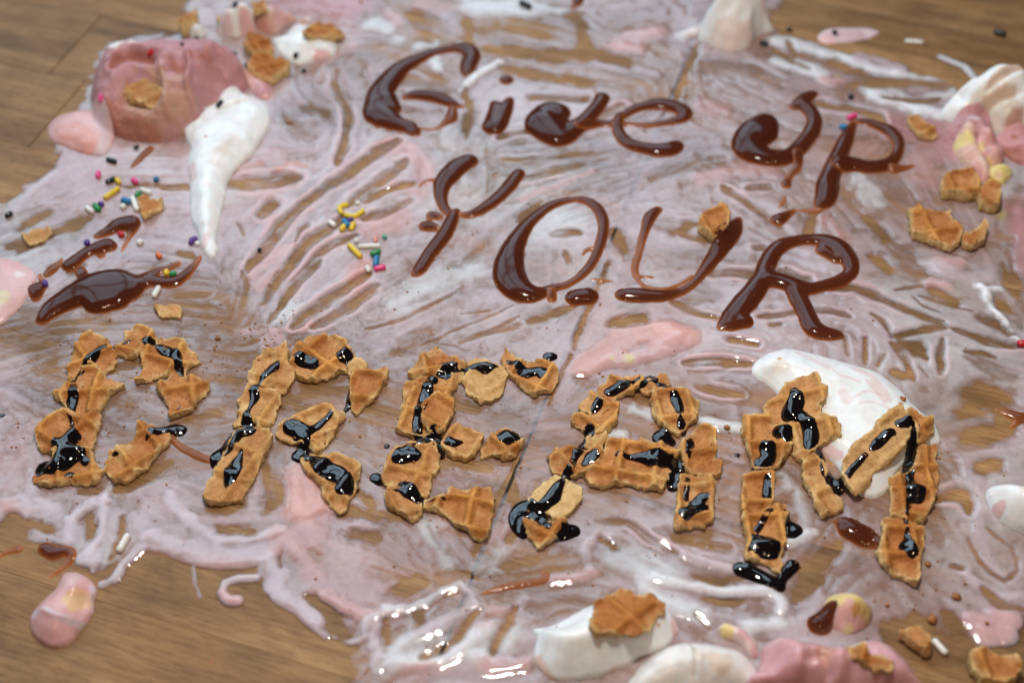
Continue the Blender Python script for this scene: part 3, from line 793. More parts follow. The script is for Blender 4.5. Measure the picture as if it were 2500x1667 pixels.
for kind, S, a, tc in STROKES:
    wm = S[:, 2].max()
    R = region(S[:, 0].min(), S[:, 1].min(), S[:, 0].max(), S[:, 1].max(), wm * 2.4 + 3)
    if R is None:
        continue
    sl, X, Y = R
    X, Y = X + WXn[sl] * min(1, wm / 2.0), Y + WYn[sl] * min(1, wm / 2.0)
    D = np.full(X.shape, 1e3)
    segs = [(S[0], S[0])] if len(S) == 1 else zip(S[:-1], S[1:])
    for q0, q1 in segs:
        dx, dy = q1[0] - q0[0], q1[1] - q0[1]
        L2_ = dx * dx + dy * dy
        xx, yy = X - q0[0], Y - q0[1]
        t = np.clip((xx * dx + yy * dy) / L2_, 0, 1) if L2_ > 1e-9 else 0.0
        D = np.minimum(D, np.hypot(xx - t * dx, yy - t * dy) / (q0[2] + (q1[2] - q0[2]) * t))
    T = thick[sl]
    if kind == 'g':
        D = D + 0.07 * fbm(X, Y, 2.6, 2, 2) + 0.06 * (L2[sl] - 0.5)
        inside = 1 - sstep(0.45, 1.10, D)
        floor = 0.02 + 0.16 * L2[sl] ** 2 * np.clip(0.6 + fbm(X, Y, 6, 6, 2), 0, 1.4)
        bank = 0.46 * min(1.0, wm / 2.5) * np.exp(-((D - 1.32) / 0.27) ** 2) * np.clip(0.55 + 0.9 * fbm(X, Y, 9, 4, 2), 0, 1.3)
        T = T * (1 - inside) + np.minimum(T, floor) * inside + bank
        mix = (np.clip(bank * 1.6, 0, 0.6))[..., None]
        tint[sl] = tint[sl] * (1 - mix) + np.array(PNK) * mix
    elif kind in 'nb':
        e = D + 0.35 * (L2[sl] - 0.5) + 0.3 * fbm(X, Y, max(2.0, wm), 5, 3)
        inside = 1 - sstep(0.35, 1.3, e)
        fac = a if kind == 'n' else 0.06
        T = T * (1 - inside * (1 - fac * (0.5 + L2[sl])))
    else:
        e = D + 0.26 * fbm(X, Y, max(1.5, wm * 0.9), 5, 4) + 0.15 * (L2[sl] - 0.5)
        inside = np.clip(1 - e * e, 0, 1) ** (0.75 if wm < 3 else 1.0)
        T = np.maximum(T, T * (1 - 0.3 * inside) + a * inside * (0.75 + 0.35 * L1[sl]))
        mix = (sstep(1.45, 0.35, e) * 0.92)[..., None]
        tint[sl] = tint[sl] * (1 - mix) + np.array(tc) * mix
    thick[sl] = T

# scrubbed, broken film where it is thin
hole = fbm(_X, _Y, 3.2, 3, 4) + 0.6 * (L2 - 0.5)
thick = thick * (1 - 0.75 * 0.7 * sstep(0.1, 0.7, hole) * sstep(0.55, 0.25, thick))
CP = smooth_poly([pt('Z', *q) for q in COVER], 4.0)
edge = poly_sdf(CP, _X, _Y) + 3.2 * fbm(_X, _Y, 14, 5, 4) + 3.0 * (L1 - 0.5)
base_only = sstep(0.8, -2.2, edge)
extra = np.zeros((NY, NX))
for kind, S, a, tc in STROKES:            # ridges may run out beyond the sheet of film
    if kind != 'p':
        continue
    wm = S[:, 2].max()
    R = region(S[:, 0].min(), S[:, 1].min(), S[:, 0].max(), S[:, 1].max(), wm + 2)
    if R is None:
        continue
    sl, X, Y = R
    sd, hh = cap_field([S], X + WXn[sl] * 0.5, Y + WYn[sl] * 0.5)
    extra[sl] = np.maximum(extra[sl], sstep(0.15, -0.5, sd))
cover = np.maximum(base_only, extra)
thick = blur(thick * cover, 1)
thick = thick + 0.02 * blur(fbm(_X, _Y, 1.6, 2, 3), 1) * sstep(0.1, 0.5, thick)
ZS = blur(thick, 4) * 1.1 + 0.03
vis = np.array([pt('Z', *q) for q in ((-40, -60), (2392, -60), (2392, 1620), (-40, 1620))])
inview = poly_sdf(vis, _X, _Y) < 20.0
keep = (thick > 0.03) & inview
keep = keep[:-1, :-1] | keep[1:, :-1] | keep[:-1, 1:] | keep[1:, 1:]
R = surface(_X, _Y, np.full((NY, NX), -1.0), ZS, np.full((NY, NX), 0.02), keep=keep)
V, F, node, rim, _, _ = R
th = np.where(rim, 0.0, thick.ravel()[node])
o = link_mesh('melted_ice_cream', V, F, M_SMEAR, None, {'thick': th, 'tint': tint.reshape(-1, 3)[node]})
tag(o, 'melted pink and white ice cream smeared by fingers over the wooden planks', 'melted ice cream', None, 'stuff')
HM[:] = np.where(keep.any() and thick > 0.03, ZS, 0.0)
# ------------------------------------------------------------------ dollops of cream and scoops of ice cream
CW, CP_, CS, CY, CR, CT = (0.87, 0.88, 0.885), (0.56, 0.29, 0.31), (0.72, 0.37, 0.32), (0.80, 0.64, 0.26), (0.44, 0.165, 0.115), (0.52, 0.30, 0.19)
CPL = (0.76, 0.47, 0.46)
def dollop(name, label, cat, f, poly, H, rnd, base, patches=(), feats=(), lump=(0.25, 5.0), zf=0.6, wob=0.35, group=None, slump=0.5, over=None):
    """poly: outline points (x, y[, z mm]); H: height, rnd: how far in from the rim it rises; feats: (mm, half-width, points)"""
    P = smooth_poly([pt(f, q[0], q[1], q[2] if len(q) > 2 else 0.0) for q in poly])
    R = region(P[:, 0].min(), P[:, 1].min(), P[:, 0].max(), P[:, 1].max(), 2.5)
    if R is None:
        return
    sl, X, Y = R
    sd = poly_sdf(P, X, Y) + wob * fbm(X, Y, 4.0, 2, 3)
    dep = blur(np.maximum(-sd, 0), 16)
    dm = max(dep.max(), 1e-3)
    t = np.clip(dep / min(rnd, dm), 0, 1)
    prof = np.maximum(0, 1 - (1 - t) ** 2) ** 0.68
    prof = prof * (1 - slump * 0.5) + slump * 0.5 * prof * np.clip(dep / dm, 0, 1)
    h = H * prof
    for amp, w, pts in feats:
        S = densify(stroke(f, pts, H * zf, w), 1.5)
        D = np.full(X.shape, 1e3)
        for q0, q1 in ([(S[0], S[0])] if len(S) == 1 else zip(S[:-1], S[1:])):
            dx, dy = q1[0] - q0[0], q1[1] - q0[1]
            L2_ = dx * dx + dy * dy
            xx, yy = X - q0[0], Y - q0[1]
            tt = np.clip((xx * dx + yy * dy) / L2_, 0, 1) if L2_ > 1e-9 else 0.0
            D = np.minimum(D, np.hypot(xx - tt * dx, yy - tt * dy) / (q0[2] + (q1[2] - q0[2]) * tt))
        h = h + amp * np.exp(-D ** 2 * 1.3) * np.clip(dep / 2.0, 0, 1)
    h = h + (lump[0] * fbm(X, Y, lump[1], 3, 4)) * np.clip(dep / 1.2, 0, 1)
    h = np.maximum(blur(h, 1), 0.12 * np.clip(dep / 0.4, 0, 1))
    bz = blur(HM[sl], 10)
    if over is not None:
        bz = np.minimum(bz, over)
    top = bz + h
    r = surface(X, Y, sd, top, np.maximum(HM[sl] - 0.15, 0.01))
    if r is None:
        return
    V, F, node, rim, _, _ = r
    tn = np.empty(X.shape + (3,)); tn[:] = base
    for q in patches:
        if isinstance(q[0], list):
            pts, rr, c, rest = q[0], q[1], q[2], q[3:]
            SS = densify(stroke(f, pts, H * zf, rr), 1.5)
            d = 1 + cap_field([SS], X, Y)[0] / SS[:, 2].max()
        else:
            x, y, rr, c, rest = q[0], q[1], q[2], q[3], q[4:]
            S = stroke(f, [(x, y, rr)], H * zf)[0]
            d = np.hypot(X - S[0], Y - S[1]) / S[2]
        d = d + 0.35 * fbm(X, Y, 3.0, 6, 4)
        k = (sstep(1.15, 0.7, d) * (rest[0] if rest else 0.9))[..., None]
        tn = tn * (1 - k) + np.array(c) * k
    o = link_mesh(name, V, F, M_ICE if cat == 'ice cream' and H > 3.5 and 'glossy' not in label and 'round rose' not in label else M_CREAM, None, {'tint': tn.reshape(-1, 3)[node]})
    tag(o, label, cat, group)
    m = sd < 0
    HM[sl] = np.where(m, np.maximum(HM[sl], top), HM[sl])
    return o
GD = 'dollops of whipped cream and melting ice cream'
# far left scoop
dollop('ice_cream_scoop', 'big pink melting scoop with broken cone pieces at the far left', 'ice cream', 'A',
       [(655, 610), (700, 520), (790, 460), (950, 430), (1150, 422), (1350, 425), (1530, 430), (1650, 460), (1715, 530), (1730, 620), (1600, 720), (1480, 840), (1350, 930), (1200, 990), (1000, 1000), (820, 965), (700, 880), (640, 740)], 16.5, 11, CP_,
       [(870, 260, 90, CW), ([(800, 310), (830, 250), (950, 225), (1040, 225)], 42, CW), ([(900, 850), (1150, 900), (1350, 850)], 80, (0.68, 0.33, 0.32)), (1050, 640, 200, CT, 0.75), ([(760, 640), (800, 730), (950, 810), (1150, 850), (1350, 780)], 75, CR, 0.8), ([(700, 650), (740, 740), (790, 770)], 30, CR, 0.8), ([(920, 410), (1050, 440)], 26, CR, 0.8), ([(790, 470), (850, 430)], 24, CR, 0.7), (1250, 480, 60, CR, 0.7), ([(1350, 400), (1440, 410)], 25, CR, 0.6), (1480, 580, 60, CT, 0.7), (1500, 330, 110, (0.58, 0.29, 0.31))],
       [(-9, 110, [(940, 590), (1000, 600)]), (-4, 60, [(1250, 470)]), (-3, 28, [(930, 410), (1050, 440)]), (-2.5, 24, [(790, 470), (850, 430)]), (-5, 120, [(1480, 470), (1450, 620)]), (3, 26, [(1310, 400), (1320, 480), (1310, 600), (1380, 680)]), (3, 40, [(1440, 410), (1500, 330), (1640, 350)]), (-2.5, 20, [(1400, 580), (1530, 640)]), (2, 50, [(1480, 560)]), (-4, 70, [(800, 800), (950, 850), (1150, 860)]), (2.2, 22, [(720, 620), (760, 720), (830, 780)]), (2.0, 24, [(800, 420), (900, 370), (1060, 380), (1180, 430)]), (-1.8, 18, [(780, 380), (900, 330), (1080, 330)]), (1.8, 24, [(1560, 430), (1600, 540), (1560, 640)]), (-2, 24, [(1500, 300), (1620, 350)]), (2.2, 26, [(1180, 880), (1300, 840), (1420, 800)]), (2.5, 40, [(1130, 500), (1150, 680), (1200, 740)])], (1.0, 3.4), zf=0.85, group=GD, slump=0.3)
dollop('melting_ice_cream_pool', 'smooth salmon pink puddle at the left foot of the big scoop', 'ice cream', 'A', [(340, 880), (430, 812), (560, 786), (690, 792), (780, 870), (800, 970), (730, 1090), (600, 1080), (460, 1035), (360, 980)], 3.0, 5, CPL,
       [([(500, 930), (560, 960), (640, 1060)], 80, CS), ([(700, 850), (740, 960), (700, 1060)], 40, (0.70, 0.55, 0.58))], [(0.6, 60, [(520, 930), (600, 1000)])], (0.1, 6), group=GD)
dollop('cream_cluster', 'white whipped cream lump with cookie bits behind the pink scoop', 'whipped cream', 'A', [(1265, 215, 2), (1340, 165, 5), (1430, 80, 9), (1530, 40, 11), (1620, -10, 12), (1740, -20, 12), (1770, 100, 8), (1740, 200, 3), (1640, 262), (1560, 250), (1470, 225), (1390, 280), (1290, 250)], 11, 7, CW,
       [(1480, 90, 60, CPL, 0.7), (1560, 160, 40, CPL, 0.6), (1730, 150, 50, CPL)], [(3, 50, [(1520, 90), (1560, 130)]), (3, 40, [(1680, 60)]), (-2, 40, [(1600, 110)])], (0.8, 4), group=GD)
dollop('ice_cream_lump', 'beige and pink ice cream lump at the top edge behind the scoop', 'ice cream', 'A', [(1755, 60, 4), (1800, -30, 10), (2040, -30, 10), (2060, 60, 6), (2010, 170), (1930, 240), (1820, 235), (1740, 170)], 8, 9, (0.66, 0.47, 0.38),
       [(1800, 190, 90, CS), (1880, 60, 60, CW, 0.7), (1960, 120, 70, CPL)], [(-2, 30, [(1850, 60), (1960, 40)]), (2, 40, [(1800, 180)])], (0.7, 4), group=GD)
dollop('cream_smear_patch', 'white and pink cream patch right of the cookie bits near the top', 'whipped cream', 'A', [(1890, 250, 2), (1960, 200, 5), (2060, 80, 6), (2150, 30, 6), (2160, 180, 3), (2300, 260), (2340, 380), (2200, 440), (2060, 450), (1970, 400)], 4.5, 6, CW,
       [(2060, 130, 90, CPL), (2260, 400, 60, CPL), (2090, 150, 40, (0.5, 0.22, 0.06), 0.7)], [(1.5, 40, [(2050, 90), (2020, 200)])], (0.5, 5), group=GD)
dollop('cream_tongue', 'long white cream tongue running down from the pink scoop to a point', 'whipped cream', 'A', [(1565, 690), (1610, 665), (1680, 668), (1740, 690), (1790, 708), (1840, 725), (1875, 790), (1885, 870), (1840, 970), (1760, 1080), (1660, 1180), (1605, 1250), (1575, 1340), (1555, 1450),
        (1535, 1560), (1510, 1660), (1512, 1740), (1500, 1795), (1470, 1805), (1420, 1775), (1385, 1660), (1345, 1570), (1325, 1440), (1325, 1300), (1310, 1160), (1330, 1060), (1292, 985), (1315, 935), (1385, 890), (1450, 800), (1500, 790), (1540, 740)], 5.0, 6, CW,
       [([(1600, 1000), (1500, 1150)], 40, (0.80, 0.70, 0.64), 0.5), ([(1330, 1150), (1350, 1250)], 30, CPL, 0.5), ([(1440, 1640), (1420, 1700)], 22, CPL, 0.5), (1440, 975, 14, (0.5, 0.2, 0.06), 0.8)], [(1.4, 26, [(1560, 760), (1700, 720)]), (-0.9, 16, [(1520, 800), (1650, 760)]), (0.8, 60, [(1650, 880), (1560, 1050)]), (0.4, 70, [(1440, 1300), (1440, 1600)])], (0.35, 5), group=GD, over=2.5)
dollop('ice_cream_drip', 'rosy ice cream smear beside the top of the white cream tongue', 'ice cream', 'A', [(1690, 545), (1740, 510), (1830, 560), (1890, 620), (1890, 700), (1830, 708), (1780, 680), (1730, 620)], 2.5, 4, CPL, [(1830, 640, 50, CP_)], (), (0.3, 4), group=GD)
# far right
dollop('cream_peak', 'pointed white cream peak at the top edge right of centre', 'whipped cream', 'C', [(262, 225), (330, 165), (450, 125), (580, 125), (690, 160), (750, 198), (700, 215), (645, 240), (605, 300), (520, 336), (420, 325), (330, 290)], 6, 9, CW,
       [([(380, 290), (500, 315), (600, 290)], 30, (0.82, 0.62, 0.54), 0.55), (400, 180, 30, CPL, 0.5), (660, 190, 30, CPL, 0.5)], [(10, 125, [(480, 215), (540, 205)]), (4, 70, [(470, 190), (520, 185)]), (2.2, 34, [(420, 190), (380, 230)]), (2.0, 30, [(610, 170), (680, 190)]), (-1.6, 24, [(440, 250), (560, 240)])], (1.0, 5), zf=0.0, group=GD)
dollop('cream_tail', 'short flat white tail left of the pointed cream peak', 'whipped cream', 'C', [(160, 238), (200, 205), (260, 190), (300, 205), (280, 235), (210, 240)], 1.4, 2.5, (0.78, 0.70, 0.70), (), (), (0.15, 4), group=GD)
dollop('cream_mound', 'tall off white cream mound with folds at the far right', 'whipped cream', 'C', [(1826, 760), (1840, 695), (1900, 655), (2000, 615), (2120, 590), (2260, 590), (2380, 610), (2480, 660), (2480, 860), (2300, 890), (2180, 865), (2060, 800), (1930, 800)], 7, 7, CW,
       [([(2040, 790), (2200, 830)], 70, (0.74, 0.66, 0.55), 0.8), (2270, 860, 50, CR, 0.7), ([(2080, 730), (2200, 690), (2260, 680)], 20, (0.66, 0.47, 0.33), 0.7), ([(2080, 780), (2220, 770)], 22, (0.66, 0.47, 0.33), 0.7)], [(8.5, 125, [(2110, 700), (2220, 700)]), (2.5, 60, [(2140, 660), (2210, 665)]), (-2.0, 15, [(2070, 745), (2160, 715), (2250, 680)]), (-2.0, 16, [(2070, 790), (2200, 780), (2260, 770)]), (-2.0, 40, [(1920, 730)]), (1.6, 26, [(1870, 700), (1960, 680)])], (0.5, 3), zf=0.0, group=GD)
dollop('ice_cream_lump', 'rosy ice cream lump under the far right cream mound', 'ice cream', 'C', [(1850, 850), (1900, 790), (1990, 770), (2090, 790), (2150, 860), (2165, 950), (2120, 990), (2010, 985), (1920, 930)], 6, 6, CP_,
       [(2030, 800, 40, CW, 0.5), (1890, 895, 28, CR, 0.8), (2100, 900, 45, (0.72, 0.42, 0.36))], [(1.5, 26, [(1960, 830), (2060, 830), (2110, 900), (2100, 960)]), (-1.5, 22, [(1990, 880), (2050, 900)])], (0.5, 4), group=GD)
dollop('ice_cream_flow', 'dark rose ice cream flow running to the right edge', 'ice cream', 'C', [(2170, 890), (2250, 870), (2420, 880), (2450, 1060), (2330, 1060), (2230, 1010), (2180, 960)], 4, 4, (0.62, 0.30, 0.30), [([(2200, 960), (2320, 1000)], 26, CR, 0.7), (2280, 900, 20, CR)], [(1.2, 20, [(2180, 910), (2250, 960), (2340, 950)])], (0.4, 4), group=GD)
dollop('ice_cream_curl', 'pink and yellow ice cream curl above the double cone piece at right', 'ice cream', 'C', [(1895, 930), (1930, 895), (2000, 905), (2030, 960), (2100, 1030), (2140, 1100), (2130, 1165), (2080, 1170), (2020, 1100), (1950, 1050), (1905, 1000)], 4.5, 4, (0.78, 0.52, 0.44),
       [(1960, 930, 50, CY), (1930, 1010, 30, (0.80, 0.66, 0.45), 0.7), ([(2040, 1070), (2100, 1130)], 30, CS)], [(0.8, 20, [(1930, 950), (2080, 1120)])], (0.35, 3), group=GD)
dollop('ice_cream_lump', 'pink ice cream ball with a yellow spot beside the curl at right', 'ice cream', 'C', [(2030, 960), (2080, 925), (2160, 945), (2215, 1000), (2215, 1060), (2150, 1080), (2080, 1045)], 4.5, 4, (0.72, 0.40, 0.38), [(2060, 970, 34, CY), (2130, 1030, 26, CY, 0.6)], (), (0.5, 3), group=GD)
dollop('ice_cream_blob', 'lemon yellow ice cream blob right of the curl', 'ice cream', 'C', [(2130, 1090), (2190, 1072), (2260, 1085), (2270, 1130), (2220, 1185), (2160, 1180), (2125, 1140)], 3, 3, CY, [(2190, 1130, 20, CPL, 0.6)], (), (0.6, 2.5), group=GD)
dollop('ice_cream_slick', 'thin pink slick with a dark sprinkle alone on bare wood', 'ice cream', 'T', [(370, 375), (415, 305), (540, 275), (760, 268), (900, 285), (972, 312), (900, 350), (780, 345), (900, 358), (730, 400), (560, 425), (430, 420)], 0.9, 2, (0.68, 0.50, 0.52), [(450, 390, 60, CPL), (700, 320, 90, (0.58, 0.42, 0.42), 0.6)], (), (0.12, 4), group=GD)
# right and near edge
dollop('cream_puddle', 'glossy white puddle with pink streaks behind the letter M', 'whipped cream', 'J', [(218, 195), (258, 142), (340, 95), (450, 76), (560, 92), (660, 115), (780, 150), (900, 185), (1010, 215), (1100, 275), (1180, 345), (1240, 415), (1310, 480), (1390, 555), (1420, 620), (1420, 670), (1330, 700), (1240, 760), (1150, 840), (1115, 930), (1060, 992), (985, 1012), (900, 985), (830, 900), (760, 800), (640, 690), (560, 560), (430, 400), (335, 300), (250, 250)], 5.2, 8, CW,
       [([(520, 90), (600, 140), (700, 210)], 18, CPL, 0.4), ([(880, 190), (980, 240), (1050, 330), (1090, 400)], 26, (0.80, 0.52, 0.48), 0.5), ([(950, 280), (1020, 360), (1060, 420)], 14, CPL, 0.45), ([(800, 370), (820, 410)], 34, CPL, 0.45), ([(780, 260), (900, 290)], 11, CPL, 0.4), ([(870, 400), (960, 350), (1050, 380)], 9, CPL, 0.4), ([(640, 130), (700, 180), (760, 250)], 9, CPL, 0.4), ([(900, 440), (1000, 430), (1080, 460)], 9, CPL, 0.4), (400, 180, 50, (0.80, 0.68, 0.58), 0.5), ([(660, 640), (780, 720)], 24, CPL, 0.7), (395, 145, 12, (0.6, 0.3, 0.08), 0.8), (1170, 420, 18, (0.5, 0.22, 0.06), 0.9)], [(0.8, 60, [(360, 170), (560, 210), (800, 300)]), (0.6, 90, [(900, 420), (1050, 520)])], (0.12, 9), wob=0.15, group=GD)
dollop('cream_dollop', 'smooth white dollop cut by the right edge below the cream puddle', 'whipped cream', 'J', [(1712, 975), (1790, 930, 2), (1880, 908, 4), (1980, 905, 5), (2100, 905, 5), (2150, 1100, 2), (2120, 1290), (1980, 1250), (1880, 1210), (1790, 1150), (1738, 1070)], 9, 9, CW, [(1800, 1035, 40, CPL, 0.8), ([(1760, 1110), (1900, 1200), (2000, 1240)], 34, (0.72, 0.48, 0.40), 0.7), (1960, 980, 60, (0.82, 0.70, 0.58), 0.6)], (), (0.25, 8), group=GD)
dollop('cream_dollop', 'large white dollop topped by a waffle piece at the near edge', 'whipped cream', 'L', [(1312, 868, 1), (1400, 845, 3), (1520, 765, 5), (1650, 672, 6), (1770, 632, 6), (1930, 622, 6), (2080, 640, 6), (2190, 720, 5), (2245, 820, 3), (2252, 900), (2150, 1005), (2000, 1060), (1900, 1125), (1700, 1195), (1550, 1222), (1400, 1190), (1332, 1115), (1312, 1000), (1335, 935)], 8.0, 18, CW,
       [([(1330, 1060), (1420, 1170), (1560, 1210), (1750, 1170), (1950, 1070)], 45, (0.78, 0.50, 0.36), 0.7), ([(2210, 780), (2230, 880)], 26, CPL, 0.8), (2110, 855, 12, (0.6, 0.3, 0.1), 0.7), ([(1860, 1130), (1960, 1070)], 24, CS, 0.8)], [(1.2, 60, [(1380, 880), (1500, 960), (1750, 960), (2000, 960)]), (-1.0, 40, [(1450, 860), (1600, 820)])], (0.25, 10), group=GD)
dollop('cream_dollop', 'flattened white dollop at the bottom edge left of the pink scoop', 'whipped cream', 'M', [(-120, 1130, 2), (-40, 1030, 3), (80, 955, 4), (230, 920, 4), (400, 950, 4), (540, 985, 4), (630, 1080, 3), (655, 1190), (650, 1330), (-150, 1340)], 8, 9, (0.82, 0.79, 0.77),
       [([(230, 950), (330, 940)], 34, CP_, 0.7), ([(380, 990), (520, 1000)], 16, CP_, 0.6), (400, 1120, 70, (0.72, 0.56, 0.44), 0.7), ([(240, 1020), (260, 1100), (340, 1080)], 18, (0.70, 0.56, 0.42), 0.6), (80, 1180, 110, (0.84, 0.78, 0.72), 0.5), (455, 890, 40, CY)], [(1.2, 50, [(0, 1080), (130, 1010), (230, 1080), (230, 1250)]), (-1, 20, [(240, 1000), (250, 1200)])], (0.4, 6), group=GD)
dollop('cream_fold', 'low pink and yellow cream fold left of the pink scoop near the bottom', 'ice cream', 'M', [(400, 880), (440, 858), (500, 880), (580, 920), (640, 1000), (650, 1080), (610, 1060), (540, 975), (430, 930)], 3, 3, (0.76, 0.60, 0.58), [(455, 888, 40, CY), ([(540, 910), (610, 970), (640, 1040)], 18, CP_, 0.7)], (), (0.3, 4), group=GD)
dollop('ice_cream_scoop', 'round rose pink scoop at the bottom edge with cone crumbs on top', 'ice cream', 'M', [(690, 990, 3), (730, 915, 5), (830, 895, 6), (940, 905, 6), (1060, 925, 6), (1200, 940, 6), (1340, 898, 6), (1450, 905, 6), (1560, 980, 5), (1640, 1090, 3), (1668, 1220), (1660, 1360), (620, 1360), (640, 1200), (670, 1090, 2)], 11, 9, (0.68, 0.38, 0.40),
       [([(990, 940), (1150, 960), (1330, 925)], 40, CW, 0.95), (760, 940, 60, CPL, 0.7), (1050, 1080, 60, (0.5, 0.22, 0.10), 0.6), (1080, 1130, 40, CS, 0.8), (1040, 960, 30, (0.72, 0.5, 0.28), 0.7), (850, 1250, 120, (0.58, 0.29, 0.31)), (1450, 1000, 60, CPL, 0.6)], [(1.3, 60, [(800, 960), (900, 1080), (880, 1220)]), (-1.8, 40, [(960, 1120), (1040, 1090), (1100, 1180)]), (1.2, 40, [(1160, 1050), (1160, 1200)]), (-1.2, 30, [(1240, 1150), (1260, 1240)]), (1.0, 60, [(1400, 1180), (1560, 1200)])], (0.5, 5), group=GD)
dollop('ice_cream_blob', 'pink ball with yellow patches beside a sauce drop near the bottom', 'ice cream', 'M', [(1062, 740, 1), (1120, 650, 3), (1240, 612, 4), (1330, 650, 4), (1385, 730, 2), (1372, 830), (1300, 890), (1210, 912), (1110, 870), (1060, 800)], 7, 7, (0.74, 0.42, 0.38),
       [(1150, 690, 60, CY), (1270, 690, 46, CY, 0.9), (1320, 760, 60, (0.66, 0.52, 0.16), 0.8), (1275, 780, 32, (0.6, 0.3, 0.08), 0.8), (1250, 860, 40, CY, 0.7), (1210, 640, 36, (0.8, 0.68, 0.6), 0.7), (1350, 680, 50, (0.70, 0.50, 0.50), 0.8)], (), (0.2, 4), group=GD)
dollop('ice_cream_drop', 'glossy pink drop with a yellow spot running onto bare wood', 'ice cream', 'K', [(218, 1110), (245, 990, 1), (320, 885, 2), (400, 810, 2), (455, 745), (560, 738), (655, 790), (695, 860), (672, 940), (675, 1010), (630, 1080), (560, 1180), (470, 1255), (350, 1268), (262, 1220)], 5.5, 6, (0.72, 0.42, 0.42),
       [(550, 920, 85, (0.78, 0.52, 0.28), 0.8), ([(240, 1010), (330, 1000), (420, 1060), (560, 1075), (650, 1020)], 22, (0.70, 0.60, 0.66), 0.8), ([(650, 800), (670, 900), (660, 1000)], 24, (0.70, 0.60, 0.66), 0.8), (500, 780, 90, (0.66, 0.47, 0.46), 0.7)], [(-1.4, 90, [(470, 920), (580, 930)]), (0.8, 22, [(300, 1000), (420, 1060), (600, 1050)])], (0.12, 6), group=GD)
dollop('ice_cream_pool', 'pale pink puddle with a yellow fleck at the left edge', 'ice cream', 'D', [(-90, 400), (0, 385), (90, 390), (180, 430), (255, 490), (235, 580), (200, 650), (140, 720), (70, 790), (0, 840), (-90, 850)], 2.6, 6, (0.74, 0.50, 0.50), [(0, 660, 60, (0.76, 0.66, 0.40), 0.8), (70, 440, 70, (0.76, 0.44, 0.44), 0.7), (140, 500, 30, CW, 0.5)], (), (0.15, 6), group=GD)
